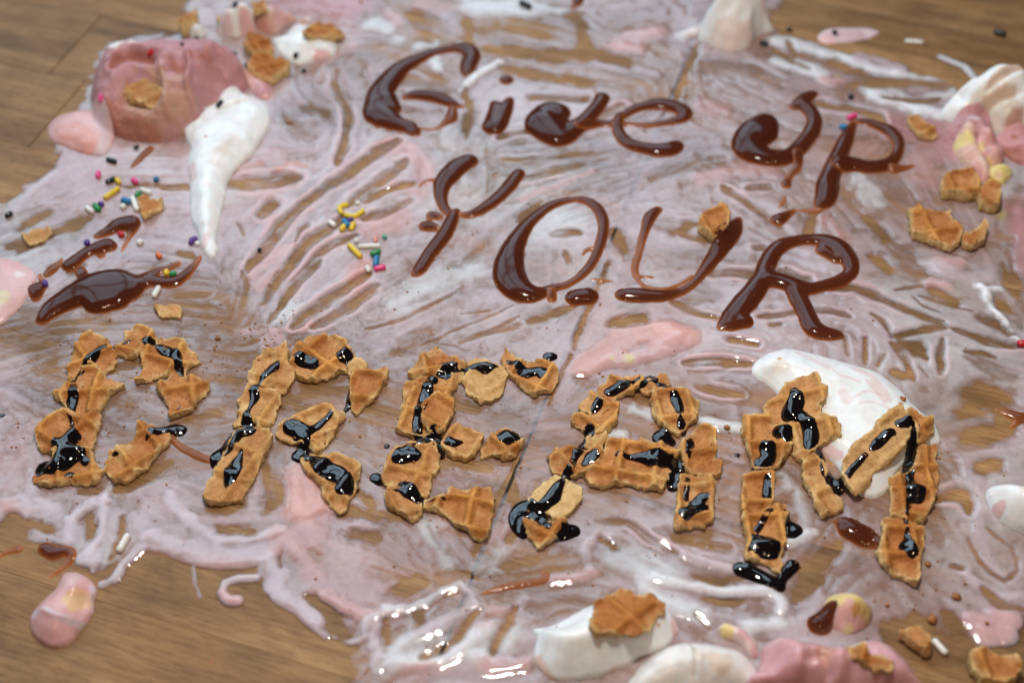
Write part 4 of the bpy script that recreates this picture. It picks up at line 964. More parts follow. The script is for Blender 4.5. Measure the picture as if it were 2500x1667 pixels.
# ------------------------------------------------------------------ broken waffle cone pieces
W_PIT, W_RIDGE, W_DARK, W_CRUMB, W_TOAST = np.array((0.54, 0.25, 0.092)), np.array((0.70, 0.345, 0.092)), np.array((0.33, 0.092, 0.014)), np.array((0.80, 0.59, 0.29)), np.array((0.36, 0.11, 0.020))
_wk = [0]
def waffle(label, f, poly, group, a=30.0, o=(0.0, 0.0), lift=0.0, thk=2.6, tone=0.0, pale=0.0, rid=1.6, pitch=9.0, curve=0.0, tilt=(0.0, 0.0), grow=0.0, name='waffle_piece', jag=0.55):
    _wk[0] += 1
    thk = thk * 0.58 if thk < 4 else thk * 0.8
    sdm = _wk[0]
    P = np.array([pt(f, x, y, thk + 0.6 + lift) for x, y in poly])
    R = region(P[:, 0].min(), P[:, 1].min(), P[:, 0].max(), P[:, 1].max(), 2.0)
    if R is None:
        return
    sl, X, Y = R
    sd = poly_sdf(P, X, Y) - 0.15 - grow + jag * 0.75 * fbm(X + 40 * sdm, Y, 2.6, 1, 4) + 0.22 * fbm(X, Y, 0.9, 4, 2)
    m = sd < 0
    if m.sum() < 12:
        return
    hh = HM[sl][m]
    c = np.array([X[m].mean(), Y[m].mean()])
    A = np.stack([X[m] - c[0], Y[m] - c[1], np.ones(m.sum())], 1)
    k, *_ = np.linalg.lstsq(A, hh, rcond=None)
    k[:2] = np.clip(k[:2] * 0.9, -0.35, 0.35) + np.array(tilt)
    k[2] += max(0, np.percentile(hh - A @ k, 75)) * 0.8
    plane = k[0] * (X - c[0]) + k[1] * (Y - c[1]) + k[2]
    ca, sa = math.cos(math.radians(a)), math.sin(math.radians(a))
    u, v = (X - c[0]) * ca + (Y - c[1]) * sa + o[0], -(X - c[0]) * sa + (Y - c[1]) * ca + o[1]
    u, v = u + 0.35 * fbm(X, Y, 5, 2, 2), v + 0.35 * fbm(X, Y, 5, 5, 2)
    du, dv = np.abs((u / pitch + 0.5) % 1 - 0.5) * pitch, np.abs((v / pitch + 0.5) % 1 - 0.5) * pitch
    ridge = np.maximum(np.exp(-(du / 1.15) ** 2.4), np.exp(-(dv / 1.15) ** 2.4)) * (1 - pale)
    dep = np.maximum(-sd, 0)
    nz = fbm(X + 9 * sdm, Y, 3.2, 3, 4)
    L = max(4.0, np.abs(u[m]).max())
    top = plane + thk + rid * ridge + 0.22 * nz - curve * (v / L) ** 2 * 3.0
    crumble = np.exp(-dep / 0.75)
    top = top - crumble * (0.12 + 0.45 * np.clip(fbm(X, Y + 30 * sdm, 1.5, 6, 3) + 0.3, 0, 1.4))
    foot = np.minimum(plane, top - 0.8)
    foot = np.where(plane - HM[sl] > 1.6, foot, np.minimum(foot, np.maximum(HM[sl] - 0.1, plane - 1.2)))
    r = surface(X, Y, sd, top, top - 0.15, wall=foot)
    if r is None:
        return
    V, F, node, rim, loops, wlev = r
    t = sstep(-0.6, 0.7, fbm(X + 5 * sdm, Y, 7.5, 2, 4) + tone)
    pit = W_PIT * (1 - 0.6 * t[..., None]) + W_TOAST * 0.6 * t[..., None]
    rdg = W_RIDGE * (1 - 0.65 * t[..., None]) + W_DARK * 0.65 * t[..., None]
    tn = pit * (1 - ridge[..., None]) + rdg * ridge[..., None]
    flank = (np.clip(ridge * (1 - ridge) * 4, 0, 1) * 0.36)[..., None]
    tn = tn * (1 - flank) + np.array((0.34, 0.12, 0.026)) * flank
    pa = np.clip(pale + 0.8 * sstep(0.35, 0.9, fbm(X, Y + 11 * sdm, 6, 1, 3)) * (0.6 - tone * 0.6), 0, 1)[..., None] * 0.8
    tn = tn * (1 - pa) + (W_CRUMB * 0.9) * pa
    if tone > 0.5:
        tn = tn * (1 - 0.45 * (tone - 0.3)) + W_DARK * 0.45 * (tone - 0.3)
    e = (np.exp(-dep / 0.55) * np.clip(0.55 + 0.7 * fbm(X, Y, 2.2, 5, 2), 0, 1))[..., None]
    tn = tn * (1 - e) + W_CRUMB * e
    tv = tn.reshape(-1, 3)[node]
    wl = wlev[:, None]
    side = W_CRUMB * (0.72 + 0.4 * vnoise(V[:, 0] / 0.8, V[:, 1] / 0.8, 3))[:, None]
    side = side * (1 - 0.5 * (wl > 0.9)) + W_TOAST * 0.5 * (wl > 0.9)
    tv = np.where(wl > 0, side, tv)
    ob = link_mesh(name, V, F, M_WAFFLE, None, {'tint': tv}, loops=loops)
    tag(ob, label, 'waffle piece', group)
    HM[sl] = np.where(m, np.maximum(HM[sl], top), HM[sl])
    return ob
GW = 'waffle cone pieces spelling the word'
# D
waffle('waffle piece at the upper left bend of the D under a syrup line', 'G', [(700, 185), (760, 200), (820, 240), (830, 275), (885, 335), (880, 400), (840, 460), (790, 490), (740, 440), (690, 430), (625, 450), (590, 500), (540, 540), (515, 530), (520, 450), (545, 360), (570, 290), (620, 230)], GW, 35, (2, 1))
waffle('rounded waffle piece at the very top of the letter D', 'G', [(960, 180), (1040, 140), (1110, 150), (1160, 180), (1205, 220), (1190, 270), (1100, 300), (1080, 335), (1030, 360), (960, 370), (900, 345), (885, 310), (910, 270), (950, 240)], GW, 70, (4, 3), tone=0.2)
waffle('large waffle piece at the upper right bend of the D', 'G', [(1230, 235), (1330, 240), (1400, 250), (1440, 300), (1480, 340), (1515, 400), (1490, 420), (1410, 470), (1400, 510), (1350, 480), (1320, 480), (1270, 510), (1210, 515), (1130, 540), (1040, 555), (1080, 500), (1100, 440), (1085, 340), (1110, 300), (1190, 275)], GW, 75, (1, 2.5), tone=0.1)
waffle('star shaped waffle piece with crossing ridges on the right of the D', 'G', [(1355, 460), (1400, 520), (1500, 520), (1605, 580), (1580, 630), (1530, 680), (1460, 770), (1350, 810), (1300, 840), (1285, 760), (1270, 700), (1230, 650), (1200, 595), (1270, 550), (1310, 490)], GW, 105, (-1.0, 3.2), tone=0.3)
waffle('waffle piece of the D with its ridges crossing beside a syrup streak', 'G', [(620, 440), (690, 425), (740, 440), (790, 500), (790, 530), (860, 540), (940, 565), (870, 600), (800, 680), (780, 730), (740, 775), (650, 785), (580, 800), (490, 780), (480, 720), (440, 670), (395, 635), (450, 600), (495, 545), (560, 540), (590, 500)], GW, 88, (0.5, 2.5), lift=1.0, thk=3.0, tone=0.15, tilt=(0.08, 0.0))
waffle('broad waffle piece on the left post of the D above its foot', 'G', [(340, 850), (430, 810), (500, 780), (560, 810), (650, 790), (740, 795), (765, 840), (750, 900), (720, 960), (720, 1010), (690, 1070), (640, 1060), (590, 1050), (500, 1090), (400, 1110), (320, 1080), (280, 1020), (270, 940), (290, 890)], GW, 60, (4.5, 2), thk=3.0)
waffle('waffle piece at the bottom left corner of the D half under syrup', 'G', [(420, 1090), (560, 1060), (690, 1090), (720, 1180), (800, 1250), (740, 1330), (640, 1335), (520, 1330), (380, 1350), (240, 1335), (260, 1280), (350, 1240), (400, 1180)], GW, 15, (3, 4), thk=2.4)
waffle('oblong waffle piece at the lower right of the D under brown sauce', 'G', [(1060, 870), (1100, 850), (1150, 900), (1290, 950), (1290, 990), (1240, 1060), (1160, 1150), (1120, 1210), (1050, 1250), (960, 1310), (870, 1305), (825, 1260), (805, 1160), (840, 1110), (900, 1070), (980, 1040), (1040, 990)], GW, 40, (3.5, 4.2), thk=3.2, tone=0.1)
# R
waffle('waffle piece at the top of the left post of the R', 'G', [(2030, 320), (2110, 280), (2185, 240), (2195, 320), (2190, 400), (2250, 460), (2220, 580), (2190, 630), (2140, 640), (2080, 590), (2000, 590), (1960, 570), (1900, 580), (1895, 530), (1920, 450), (1960, 380)], GW, 65, (4, 1), tone=-0.2, pale=0.25)
waffle('waffle piece in the middle of the left post of the R', 'G', [(1960, 575), (2080, 600), (2140, 650), (2145, 720), (2110, 780), (2085, 850), (2040, 900), (1980, 900), (1950, 860), (1880, 880), (1800, 890), (1830, 800), (1830, 720), (1870, 660), (1900, 590)], GW, 65, (4.4, 3), tone=-0.2, pale=0.25)
waffle('waffle piece at the foot of the left post of the R', 'G', [(1980, 905), (2060, 940), (2085, 980), (2050, 1060), (1990, 1180), (1950, 1270), (1900, 1370), (1850, 1450), (1800, 1460), (1700, 1480), (1600, 1480), (1550, 1430), (1590, 1330), (1650, 1230), (1690, 1130), (1750, 1060), (1790, 950), (1850, 925)], GW, 65, (4, 3), tone=-0.15, pale=0.2, thk=3.0)
waffle('large waffle piece on top of the R with two syrup spots', 'H', [(290, 95), (340, 90), (380, 110), (460, 115), (540, 145), (560, 190), (600, 240), (590, 280), (560, 330), (480, 350), (400, 370), (330, 395), (260, 395), (210, 370), (190, 320), (155, 270), (180, 200), (230, 150)], GW, 50, (1, 4), tone=0.1, thk=3.0)
waffle('small pale waffle cube on the right shoulder of the R', 'H', [(590, 260), (640, 245), (668, 275), (650, 310), (600, 350), (560, 350), (540, 310)], GW, 20, (4, 4), pale=0.6, lift=0.6)
waffle('triangular brown waffle piece at the right of the R', 'H', [(580, 345), (700, 330), (800, 315), (820, 345), (800, 400), (760, 460), (720, 520), (660, 560), (600, 620), (575, 590), (565, 500), (560, 420)], GW, 80, (4.4, 4.6), tone=0.7, jag=0.3)
waffle('forked waffle piece in the middle of the R', 'H', [(240, 610), (330, 560), (400, 565), (450, 590), (520, 600), (525, 640), (480, 690), (440, 770), (400, 810), (360, 880), (320, 890), (280, 850), (240, 830), (190, 820), (110, 790), (65, 760), (90, 700), (160, 660)], GW, 28, (2, 4), pale=0.2, tone=-0.1)
waffle('long wedge of waffle forming the right leg of the R', 'H', [(230, 930), (300, 900), (450, 900), (540, 930), (580, 925), (630, 945), (630, 990), (600, 1080), (590, 1150), (545, 1220), (495, 1300), (430, 1240), (390, 1190), (380, 1120), (330, 1060), (280, 1020)], GW, 50, (3.4, 4), pale=0.2)
# E
waffle('waffle piece at the upper left corner of the E', 'H', [(1050, 230), (1100, 190), (1140, 175), (1180, 190), (1220, 240), (1300, 265), (1350, 300), (1260, 345), (1160, 345), (1140, 355), (1060, 362), (1000, 372), (960, 362), (965, 310), (1010, 270)], GW, 15, (3, 2), thk=3.0)
waffle('tiny waffle chip under the top bar of the E', 'H', [(1240, 335), (1320, 345), (1318, 372), (1295, 395), (1250, 390)], GW, 20, (4, 4), pale=0.3)
waffle('round pale waffle piece hanging from the top bar of the E', 'H', [(1320, 285), (1400, 255), (1500, 280), (1590, 310), (1610, 370), (1590, 450), (1560, 510), (1500, 540), (1440, 545), (1390, 500), (1345, 470), (1330, 400), (1360, 340)], GW, 40, (4.4, 4.4), pale=0.55, tone=-0.3)
waffle('shield shaped waffle piece at the right end of the E top bar', 'I', [(95, 10), (150, 45), (210, 90), (330, 90), (410, 95), (465, 150), (460, 210), (430, 270), (370, 295), (300, 310), (240, 280), (180, 230), (120, 180), (100, 120), (70, 50)], GW, 60, (4, 4.2), tone=0.1)
waffle('split waffle slab forming the upper post of the E', 'H', [(1000, 400), (1060, 370), (1160, 365), (1230, 390), (1275, 405), (1275, 450), (1240, 490), (1265, 530), (1260, 590), (1220, 660), (1200, 720), (1170, 770), (1070, 772), (980, 770), (930, 750), (880, 720), (900, 650), (910, 590), (930, 520), (925, 450)], GW, 75, (3, 4), pale=0.1)
waffle('diamond shaped waffle shard leaning on the upper post of the E', 'H', [(1070, 570), (1130, 510), (1220, 490), (1260, 520), (1255, 600), (1220, 660), (1190, 735), (1100, 740), (1050, 700), (1045, 630)], GW, 60, (4.5, 4.5), lift=2.2, thk=1.8, tone=0.15)
waffle('square waffle piece with a syrup drop on the middle bar of the E', 'H', [(1230, 730), (1280, 700), (1330, 730), (1390, 740), (1450, 770), (1420, 850), (1390, 900), (1350, 930), (1280, 915), (1240, 890), (1170, 840), (1190, 790)], GW, 60, (4.4, 4.4), pale=0.2)
waffle('toasted waffle piece at the right end of the E middle bar', 'H', [(1500, 780), (1560, 740), (1610, 720), (1700, 760), (1725, 800), (1690, 870), (1650, 920), (1590, 920), (1530, 890), (1450, 900), (1445, 850)], GW, 35, (1, 3), tone=0.6)
waffle('waffle slab with a big syrup drop on the lower post of the E', 'H', [(1000, 820), (1070, 805), (1140, 830), (1150, 900), (1160, 980), (1110, 1040), (1090, 1120), (1070, 1180), (1010, 1160), (930, 1120), (870, 1110), (800, 1090), (780, 1050), (800, 970), (830, 900), (900, 850)], GW, 72, (2, 2.5), thk=3.0, pale=0.15)
waffle('waffle piece at the lower left corner of the E', 'H', [(820, 1110), (900, 1110), (970, 1140), (1040, 1200), (1050, 1240), (1020, 1300), (970, 1310), (920, 1270), (860, 1250), (800, 1220), (795, 1170)], GW, 20, (3, 4), lift=0.8, thk=3.2, pale=0.2)
waffle('fan shaped waffle piece with a ridge as the bottom bar of the E', 'H', [(1060, 1200), (1150, 1195), (1220, 1180), (1240, 1110), (1320, 1140), (1410, 1125), (1500, 1115), (1525, 1200), (1520, 1290), (1490, 1420), (1430, 1465), (1350, 1410), (1270, 1370), (1230, 1310), (1150, 1260), (1060, 1245)], GW, 78, (-2.6, 1.0), thk=3.0, tone=0.3)
# A
waffle('long slanting waffle piece on the upper left slope of the A', 'I', [(830, 190), (920, 190), (1030, 180), (1055, 225), (1000, 270), (990, 300), (900, 310), (860, 345), (840, 380), (790, 430), (740, 460), (690, 440), (640, 420), (605, 395), (660, 340), (720, 300), (780, 240)], GW, 48, (4, 4), thk=3.0, tone=0.1)
waffle('ragged waffle piece just below the upper left slope of the A', 'I', [(760, 440), (850, 390), (885, 375), (882, 430), (860, 510), (820, 560), (780, 570), (730, 600), (700, 560), (640, 560), (600, 530), (550, 500), (560, 480), (650, 450), (720, 455)], GW, 48, (2, 3), tone=0.1)
waffle('small whitish waffle piece above the crossbar of the A', 'I', [(720, 585), (790, 585), (800, 620), (760, 680), (700, 685), (660, 670), (670, 610)], GW, 48, (2, 1), pale=0.4)
waffle('waffle cap piece at the peak of the letter A', 'I', [(1060, 225), (1150, 215), (1180, 150), (1222, 168), (1240, 240), (1210, 285), (1130, 310), (1060, 300), (1028, 275)], GW, 20, (2, 3), tone=0.5)
waffle('many sided waffle piece on the upper right slope of the A', 'I', [(1130, 290), (1240, 270), (1310, 260), (1370, 290), (1410, 340), (1450, 350), (1440, 420), (1420, 490), (1370, 520), (1310, 580), (1240, 550), (1160, 500), (1120, 430), (1115, 360)], GW, 8, (4.5, 3.6), thk=3.0, pale=0.1)
waffle('waffle piece at the left end of the A crossbar', 'I', [(470, 690), (530, 670), (590, 680), (650, 700), (760, 680), (785, 720), (740, 800), (690, 850), (640, 870), (580, 890), (500, 870), (440, 850), (410, 800), (395, 740)], GW, 35, (2.5, 4.6), tone=0.15)
waffle('largest waffle piece forming the crossbar of the A', 'I', [(810, 650), (900, 630), (1000, 640), (1050, 615), (1110, 640), (1200, 650), (1280, 680), (1310, 720), (1260, 790), (1240, 860), (1220, 940), (1180, 970), (1120, 950), (1060, 950), (960, 930), (850, 930), (760, 945), (690, 920), (650, 870), (690, 830), (740, 780), (790, 710)], GW, -12, (4, 4.2), thk=3.4, tone=0.2, pitch=10)
waffle('ridged waffle block right of the A crossbar', 'I', [(1380, 600), (1470, 540), (1530, 545), (1560, 580), (1560, 760), (1605, 800), (1590, 870), (1500, 870), (1400, 860), (1350, 830), (1330, 740), (1310, 680), (1340, 640)], GW, 0, (4.5, 0.5), thk=3.4, tone=0.45, jag=0.35)
waffle('waffle block forming the right foot of the A', 'I', [(1320, 870), (1420, 870), (1500, 880), (1550, 910), (1550, 1050), (1540, 1180), (1480, 1220), (1400, 1225), (1290, 1245), (1270, 1200), (1295, 1080), (1300, 960)], GW, 0, (4.5, 4.5), thk=3.4, pale=0.1, jag=0.35)
waffle('cream coloured waffle underside on the left foot of the A', 'I', [(440, 880), (510, 890), (560, 930), (625, 960), (625, 1030), (580, 1080), (530, 1140), (470, 1170), (420, 1150), (360, 1095), (260, 1060), (290, 980), (350, 930)], GW, 40, (4, 4), pale=1.0, tone=-0.6, thk=3.2)
waffle('notched waffle piece at the very bottom of the A left foot', 'I', [(215, 1190), (300, 1170), (340, 1230), (400, 1190), (520, 1190), (530, 1230), (470, 1290), (420, 1320), (360, 1370), (320, 1380), (290, 1320), (250, 1260)], GW, 60, (1, 2.5), tone=0.25)
# M
waffle('ragged waffle piece topping the left post of the M on cream', 'J', [(400, 330), (440, 280), (520, 260), (620, 260), (650, 320), (690, 350), (690, 400), (640, 430), (670, 490), (740, 530), (790, 570), (780, 620), (690, 640), (650, 660), (600, 700), (560, 750), (510, 710), (470, 650), (470, 600), (430, 540), (350, 530), (330, 470), (310, 400)], GW, 5, (3, 3), lift=1.5, thk=3.2, pale=0.15)
waffle('brown waffle block at the upper left post of the M', 'J', [(170, 490), (330, 475), (350, 530), (430, 560), (480, 640), (475, 690), (430, 740), (400, 790), (300, 820), (240, 830), (220, 750), (190, 650), (165, 580)], GW, -5, (4.5, 1), thk=3.2, tone=0.35, jag=0.4)
waffle('smooth waffle block in the middle of the left post of the M', 'J', [(170, 865), (300, 825), (360, 845), (370, 1020), (330, 1060), (250, 1070), (160, 1080), (165, 960)], GW, 3, (4.5, 4.0), thk=3.0, tone=-0.1, jag=0.35)
waffle('long waffle block at the lower left post of the M', 'J', [(165, 1090), (260, 1072), (440, 1037), (450, 1100), (430, 1170), (440, 1280), (400, 1380), (420, 1420), (400, 1460), (300, 1400), (190, 1380), (200, 1280), (175, 1180)], GW, 3, (4.5, 4.0), thk=3.2, jag=0.4)
waffle('slanting waffle piece pointing down in the middle of the M', 'J', [(560, 750), (610, 720), (660, 770), (700, 800), (690, 900), (750, 960), (790, 1000), (805, 1050), (740, 1080), (680, 1110), (640, 1050), (610, 980), (560, 890), (545, 810)], GW, 30, (4, 2), thk=3.6, pale=0.2)
waffle('long pale waffle strip lying on cream as the rising stroke of the M', 'J', [(840, 730), (900, 660), (980, 620), (1040, 540), (1100, 490), (1180, 480), (1220, 550), (1210, 640), (1190, 700), (1130, 760), (1040, 830), (990, 850), (960, 920), (890, 970), (840, 930), (800, 860), (800, 800)], GW, 40, (4.5, 4.5), lift=1.5, thk=2.4, pale=0.5, tone=-0.3)
waffle('knobbly waffle piece at the upper right corner of the M', 'J', [(1190, 480), (1230, 455), (1290, 480), (1370, 510), (1380, 570), (1340, 620), (1290, 630), (1260, 560), (1210, 530)], GW, 40, (2, 1), lift=2.5, thk=2.6, tone=0.2)
waffle('ridged waffle slab forming the upper right post of the M', 'J', [(1290, 670), (1400, 665), (1410, 800), (1425, 880), (1390, 1000), (1350, 1060), (1320, 1130), (1250, 1150), (1130, 1110), (1110, 1060), (1130, 1010), (1120, 940), (1105, 860), (1200, 840), (1270, 800)], GW, -3, (4.5, 1.5), lift=0.5, thk=3.4, tone=0.4, pitch=8, jag=0.4)
waffle('ridged waffle slab forming the lower right post of the M', 'J', [(1070, 1130), (1180, 1120), (1240, 1170), (1320, 1190), (1325, 1290), (1300, 1380), (1295, 1480), (1270, 1540), (1200, 1500), (1120, 1470), (1050, 1400), (1035, 1340), (1060, 1260)], GW, -3, (4.5, 2.5), thk=3.6, tone=0.3, pitch=8, jag=0.4)
# loose pieces
GL = 'loose broken waffle cone pieces'
waffle('waffle square lying on the big white dollop near the bottom', 'L', [(1850, 590), (1920, 585), (2000, 620), (2080, 620), (2150, 670), (2150, 720), (2100, 760), (2060, 830), (2010, 890), (1940, 910), (1870, 900), (1720, 910), (1680, 870), (1690, 780), (1720, 690), (1800, 640)], GL, 42, (0.5, 2.0), lift=8.0, thk=2.2, tone=0.55, rid=1.1)
waffle('waffle cube leaning on the U of the middle word', 'C', [(290, 1370), (370, 1330), (430, 1285), (470, 1320), (470, 1420), (430, 1470), (370, 1500), (320, 1470), (280, 1420)], GL, 20, (4.5, 4.5), thk=4.5, tone=0.3, rid=1.2)
waffle('broad ragged waffle piece lying between the P and the right edge', 'C', [(1620, 1330), (1680, 1310), (1760, 1350), (1880, 1350), (1900, 1400), (1960, 1440), (1940, 1520), (1890, 1560), (1800, 1530), (1720, 1500), (1650, 1480), (1640, 1420)], GL, 10, (2, 3), thk=4, tone=0.5, rid=1.2)
waffle('small waffle piece just right of the broad one below the P', 'C', [(1960, 1500), (2030, 1460), (2100, 1410), (2125, 1440), (2100, 1520), (2030, 1560), (1970, 1540)], GL, 30, (3, 4), thk=4, tone=0.3)
waffle('waffle piece under the pink and yellow curl at right', 'C', [(1860, 1110), (1930, 1090), (2010, 1090), (2080, 1150), (2060, 1225), (1990, 1230), (1840, 1205), (1835, 1160)], GL, 10, (4, 4), thk=5, tone=0.3)
waffle('dark waffle piece standing at the lower end of the yellow blob', 'C', [(2080, 1170), (2150, 1150), (2205, 1190), (2190, 1300), (2140, 1310), (2080, 1280), (2060, 1220)], GL, 60, (4, 3), thk=5, tone=0.6)
waffle('oval waffle chip on pink just right of the letter P top', 'C', [(1610, 760), (1680, 740), (1770, 800), (1805, 850), (1760, 880), (1690, 860), (1650, 810)], GL, 30, (4, 3), thk=3, tone=0.5)
waffle('waffle chip with ridges right of the big pink scoop', 'A', [(1730, 450), (1790, 380), (1880, 380), (2000, 420), (2010, 470), (1900, 550), (1820, 550), (1740, 500)], GL, 30, (1, 1), thk=4, tone=0.6, rid=1.4, pitch=7)
waffle('caramel coloured waffle bit wedged behind the big pink scoop', 'A', [(1690, 300), (1740, 225), (1830, 230), (1900, 320), (1880, 350), (1780, 370)], GL, 30, (1, 1), thk=5, tone=1.0)
waffle('waffle wedge with straight ridges on cream near the top', 'A', [(2120, 290), (2170, 170), (2220, 128), (2310, 130), (2390, 190), (2350, 235), (2260, 260)], GL, 70, (1, 4), lift=3, thk=3, tone=0.6, rid=1.2, pitch=8)
waffle('waffle bit at the left side of the white cream cluster', 'A', [(1250, 170), (1270, 100), (1360, 60), (1370, 110), (1310, 150), (1262, 195)], GL, 50, (3, 3), thk=7, tone=0.5)
waffle('waffle bit cut by the top edge above the cream cluster', 'A', [(1490, -60), (1610, -60), (1600, 20), (1560, 30), (1490, 20)], GL, 20, (3, 3), lift=10, thk=3, tone=0.7)
waffle('waffle bit on the beige lump at the top edge', 'A', [(1745, -40), (1840, -50), (1840, 35), (1770, 45)], GL, 20, (2, 3), lift=9, thk=3, tone=0.8)
waffle('golden cone flake in the hollow of the big pink scoop', 'A', [(850, 668), (930, 650), (1040, 660), (1100, 690), (1180, 760), (1130, 830), (1080, 820), (1010, 780), (930, 750), (890, 720)], GL, 30, (4, 4), lift=5, thk=1.6, pale=0.25, tone=0.3, tilt=(0, 0.1))
waffle('small waffle chip next to sprinkles left of the cream tongue', 'A', [(970, 1390), (1010, 1375), (1130, 1385), (1130, 1430), (1050, 1490), (1000, 1510), (980, 1450)], GL, 30, (4, 4), thk=2.8)
waffle('pale waffle chip alone on wood at the left edge', 'D', [(160, 200), (240, 160), (330, 150), (350, 175), (300, 230), (200, 280), (170, 240)], GL, 30, (4, 4), thk=2.0, pale=0.3)
waffle('small waffle stick above the top of the letter D', 'D', [(1085, 690), (1140, 685), (1240, 690), (1252, 730), (1240, 765), (1110, 758), (1088, 725)], GL, 5, (4.5, 4.5), thk=2.6, pale=0.1)
waffle('waffle wedge near a white sprinkle at the bottom right', 'M', [(1570, 890), (1620, 850), (1700, 842), (1750, 900), (1760, 1000), (1720, 1000), (1620, 940)], GL, 40, (3, 3), thk=4, tone=0.4, pale=0.1)
waffle('waffle chunk in the bottom right corner', 'M', [(2020, 1020), (2080, 990), (2150, 1010), (2300, 1040), (2335, 1100), (2310, 1170), (2200, 1210), (2100, 1180), (2040, 1100)], GL, 5, (3, 4.5), thk=5, tone=0.6)
waffle('bent waffle strip on the round pink scoop', 'M', [(1240, 985), (1330, 972), (1390, 1030), (1520, 1070), (1500, 1130), (1410, 1110), (1300, 1060), (1248, 1045)], GL, -25, (2, 4), lift=10, thk=1.8, tone=0.6)
# ------------------------------------------------------------------ sauce: brown lettering and dark syrup lines
def sauce(name, f, strokes, mat, parent=None, label=None, cat=None, group=None, c=0.62, cap=4.2, zf=0.0, wob=0.12, soft=40, scale=1.0, hmin=0.0):
    SS = [densify(stroke(fr, s, zf, scale=scale), 0.8) for fr, s in ((q if isinstance(q, tuple) and isinstance(q[0], str) else (f, q)) for q in strokes)]
    A = np.concatenate(SS)
    R = region(A[:, 0].min(), A[:, 1].min(), A[:, 0].max(), A[:, 1].max(), A[:, 2].max() + 1.5)
    if R is None:
        return None
    sl, X, Y = R
    sd, hh = cap_field(SS, X, Y)
    sd = blur(sd, 2) + wob * fbm(X, Y, 2.8, 4, 3)
    if not (sd < 0).any():
        return None
    dep = np.maximum(-sd, 0)
    h = blur(c * hh, 9)
    h = cap * np.tanh(h / cap)
    h = h * (1 + 0.04 * fbm(X, Y, 8, 2, 1))
    h = h * sstep(0, 0.55, dep) ** 0.5 + hmin * np.clip(dep / 0.5, 0, 1)
    H0 = HM[sl]
    bz = blur(H0, soft)
    top = np.maximum(bz + h, blur(H0, 2) + 0.45 * h)
    top = np.where(dep > 0.5, blur(top, 6), top)
    r = surface(X, Y, sd, top, np.minimum(blur(H0, 1), H0) - 0.10)
    if r is None:
        return None
    V, F, node, rim, _, _ = r
    th = np.where(rim, 0.0, np.maximum(top - bz, 0.2 * h).ravel()[node])
    o = link_mesh(name, V, F, mat, parent, {'thick': th})
    if label:
        tag(o, label, cat, group)
    HM[sl] = np.where(sd < 0, np.maximum(HM[sl], top), HM[sl])
    return o

GLET = 'brown sauce letters'
def letter(label, *parts):
    """parts: (name, frame, strokes[, material]); one part alone becomes the letter itself"""
    if len(parts) == 1:
        nme, f, st = parts[0][:3]
        return sauce('sauce_letter', f, st, parts[0][3] if len(parts[0]) > 3 else M_CHOC, None, label, 'sauce letter', GLET)
    q = parts[0][2][0]
    q = q if isinstance(q, list) else q[1]
    c = pt(parts[0][1], q[0][0], q[0][1])
    e = empty('sauce_letter', (c[0], c[1], 0))
    bpy.context.view_layer.update()
    tag(e, label, 'sauce letter', GLET)
    for pr in parts:
        sauce(pr[0], pr[1], pr[2], pr[3] if len(pr) > 3 else M_CHOC, e)
    return e
letter('brown sauce letter G starting the top line with a thick left curve',
       ('arc', 'B', [[(970, 510, 48), (985, 450, 60), (1005, 385, 60), (960, 345, 42), (880, 342, 27), (780, 360, 27), (680, 395, 33), (580, 440, 42), (500, 492, 53), (425, 575, 68), (368, 660, 84), (345, 740, 96), (352, 800, 92), (420, 840, 68), (490, 875, 48), (560, 890, 46), (605, 930, 38)], [(400, 720, 80), (460, 760, 44)], [(345, 880, 30), (345, 905, 12)]]),
       ('crossbar', 'B', [[(545, 680, 20), (620, 668, 34), (700, 674, 38), (780, 690, 40), (850, 722, 34), (905, 745, 20), (945, 758, 8)]]),
       ('hook', 'B', [[(868, 770, 34), (860, 830, 42), (810, 870, 22), (760, 900, 11), (700, 908, 9), (650, 895, 10)]], M_CARAMEL))
letter('brown sauce letter i of the top line with a round dot',
       ('stem', 'B', [[(1270, 705, 28), (1235, 770, 52), (1195, 850, 62), (1160, 890, 70)], [(1165, 735, 40), (1160, 810, 56), (1150, 870, 70)]]),
       ('dot', 'B', [[(1245, 567, 42)]]))
letter('brown sauce letter v of the top line with a big round lobe',
       ('stroke', 'B', [[(1600, 800, 62), (1545, 790, 66), (1490, 840, 96), (1500, 880, 108), (1560, 930, 88), (1610, 960, 66), (1700, 915, 58), (1780, 860, 50), (1840, 795, 46), (1890, 735, 50), (1912, 690, 54)], [(1580, 960, 46), (1595, 1000, 30)], [(1590, 850, 70)]]))
letter('brown sauce letter e of the top line joined to the v by a thin thread',
       ('loop', 'Z', [[(1330, 297, 9), (1375, 288, 8), (1410, 283, 8), (1440, 262, 10), (1475, 247, 10), (1510, 241, 13), (1545, 246, 14), (1570, 258, 16), (1568, 274, 11), (1530, 284, 8), (1480, 289, 6), (1430, 287, 6), (1400, 288, 8)]]),
       ('bowl', 'Z', [[(1424, 268, 12), (1418, 292, 14), (1428, 318, 14), (1450, 335, 13), (1480, 343, 13), (1510, 348, 15), (1540, 345, 16), (1553, 337, 14)]]))
letter('large brown sauce letter u of the top line with a swollen left side',
       ('stroke', 'C', [[(700, 790, 74), (655, 850, 108), (600, 905, 108), (605, 960, 88), (680, 1005, 60), (780, 1018, 50), (870, 992, 48), (940, 922, 50), (995, 845, 56), (1012, 765, 50), (970, 700, 44), (925, 668, 46), (960, 632, 40), (1005, 605, 26)], [(930, 668, 40), (882, 690, 26)]]),
       ('drip', 'C', [[(905, 1000, 40), (908, 1070, 30), (870, 1110, 26), (845, 1150, 24), (832, 1185, 40)]]))
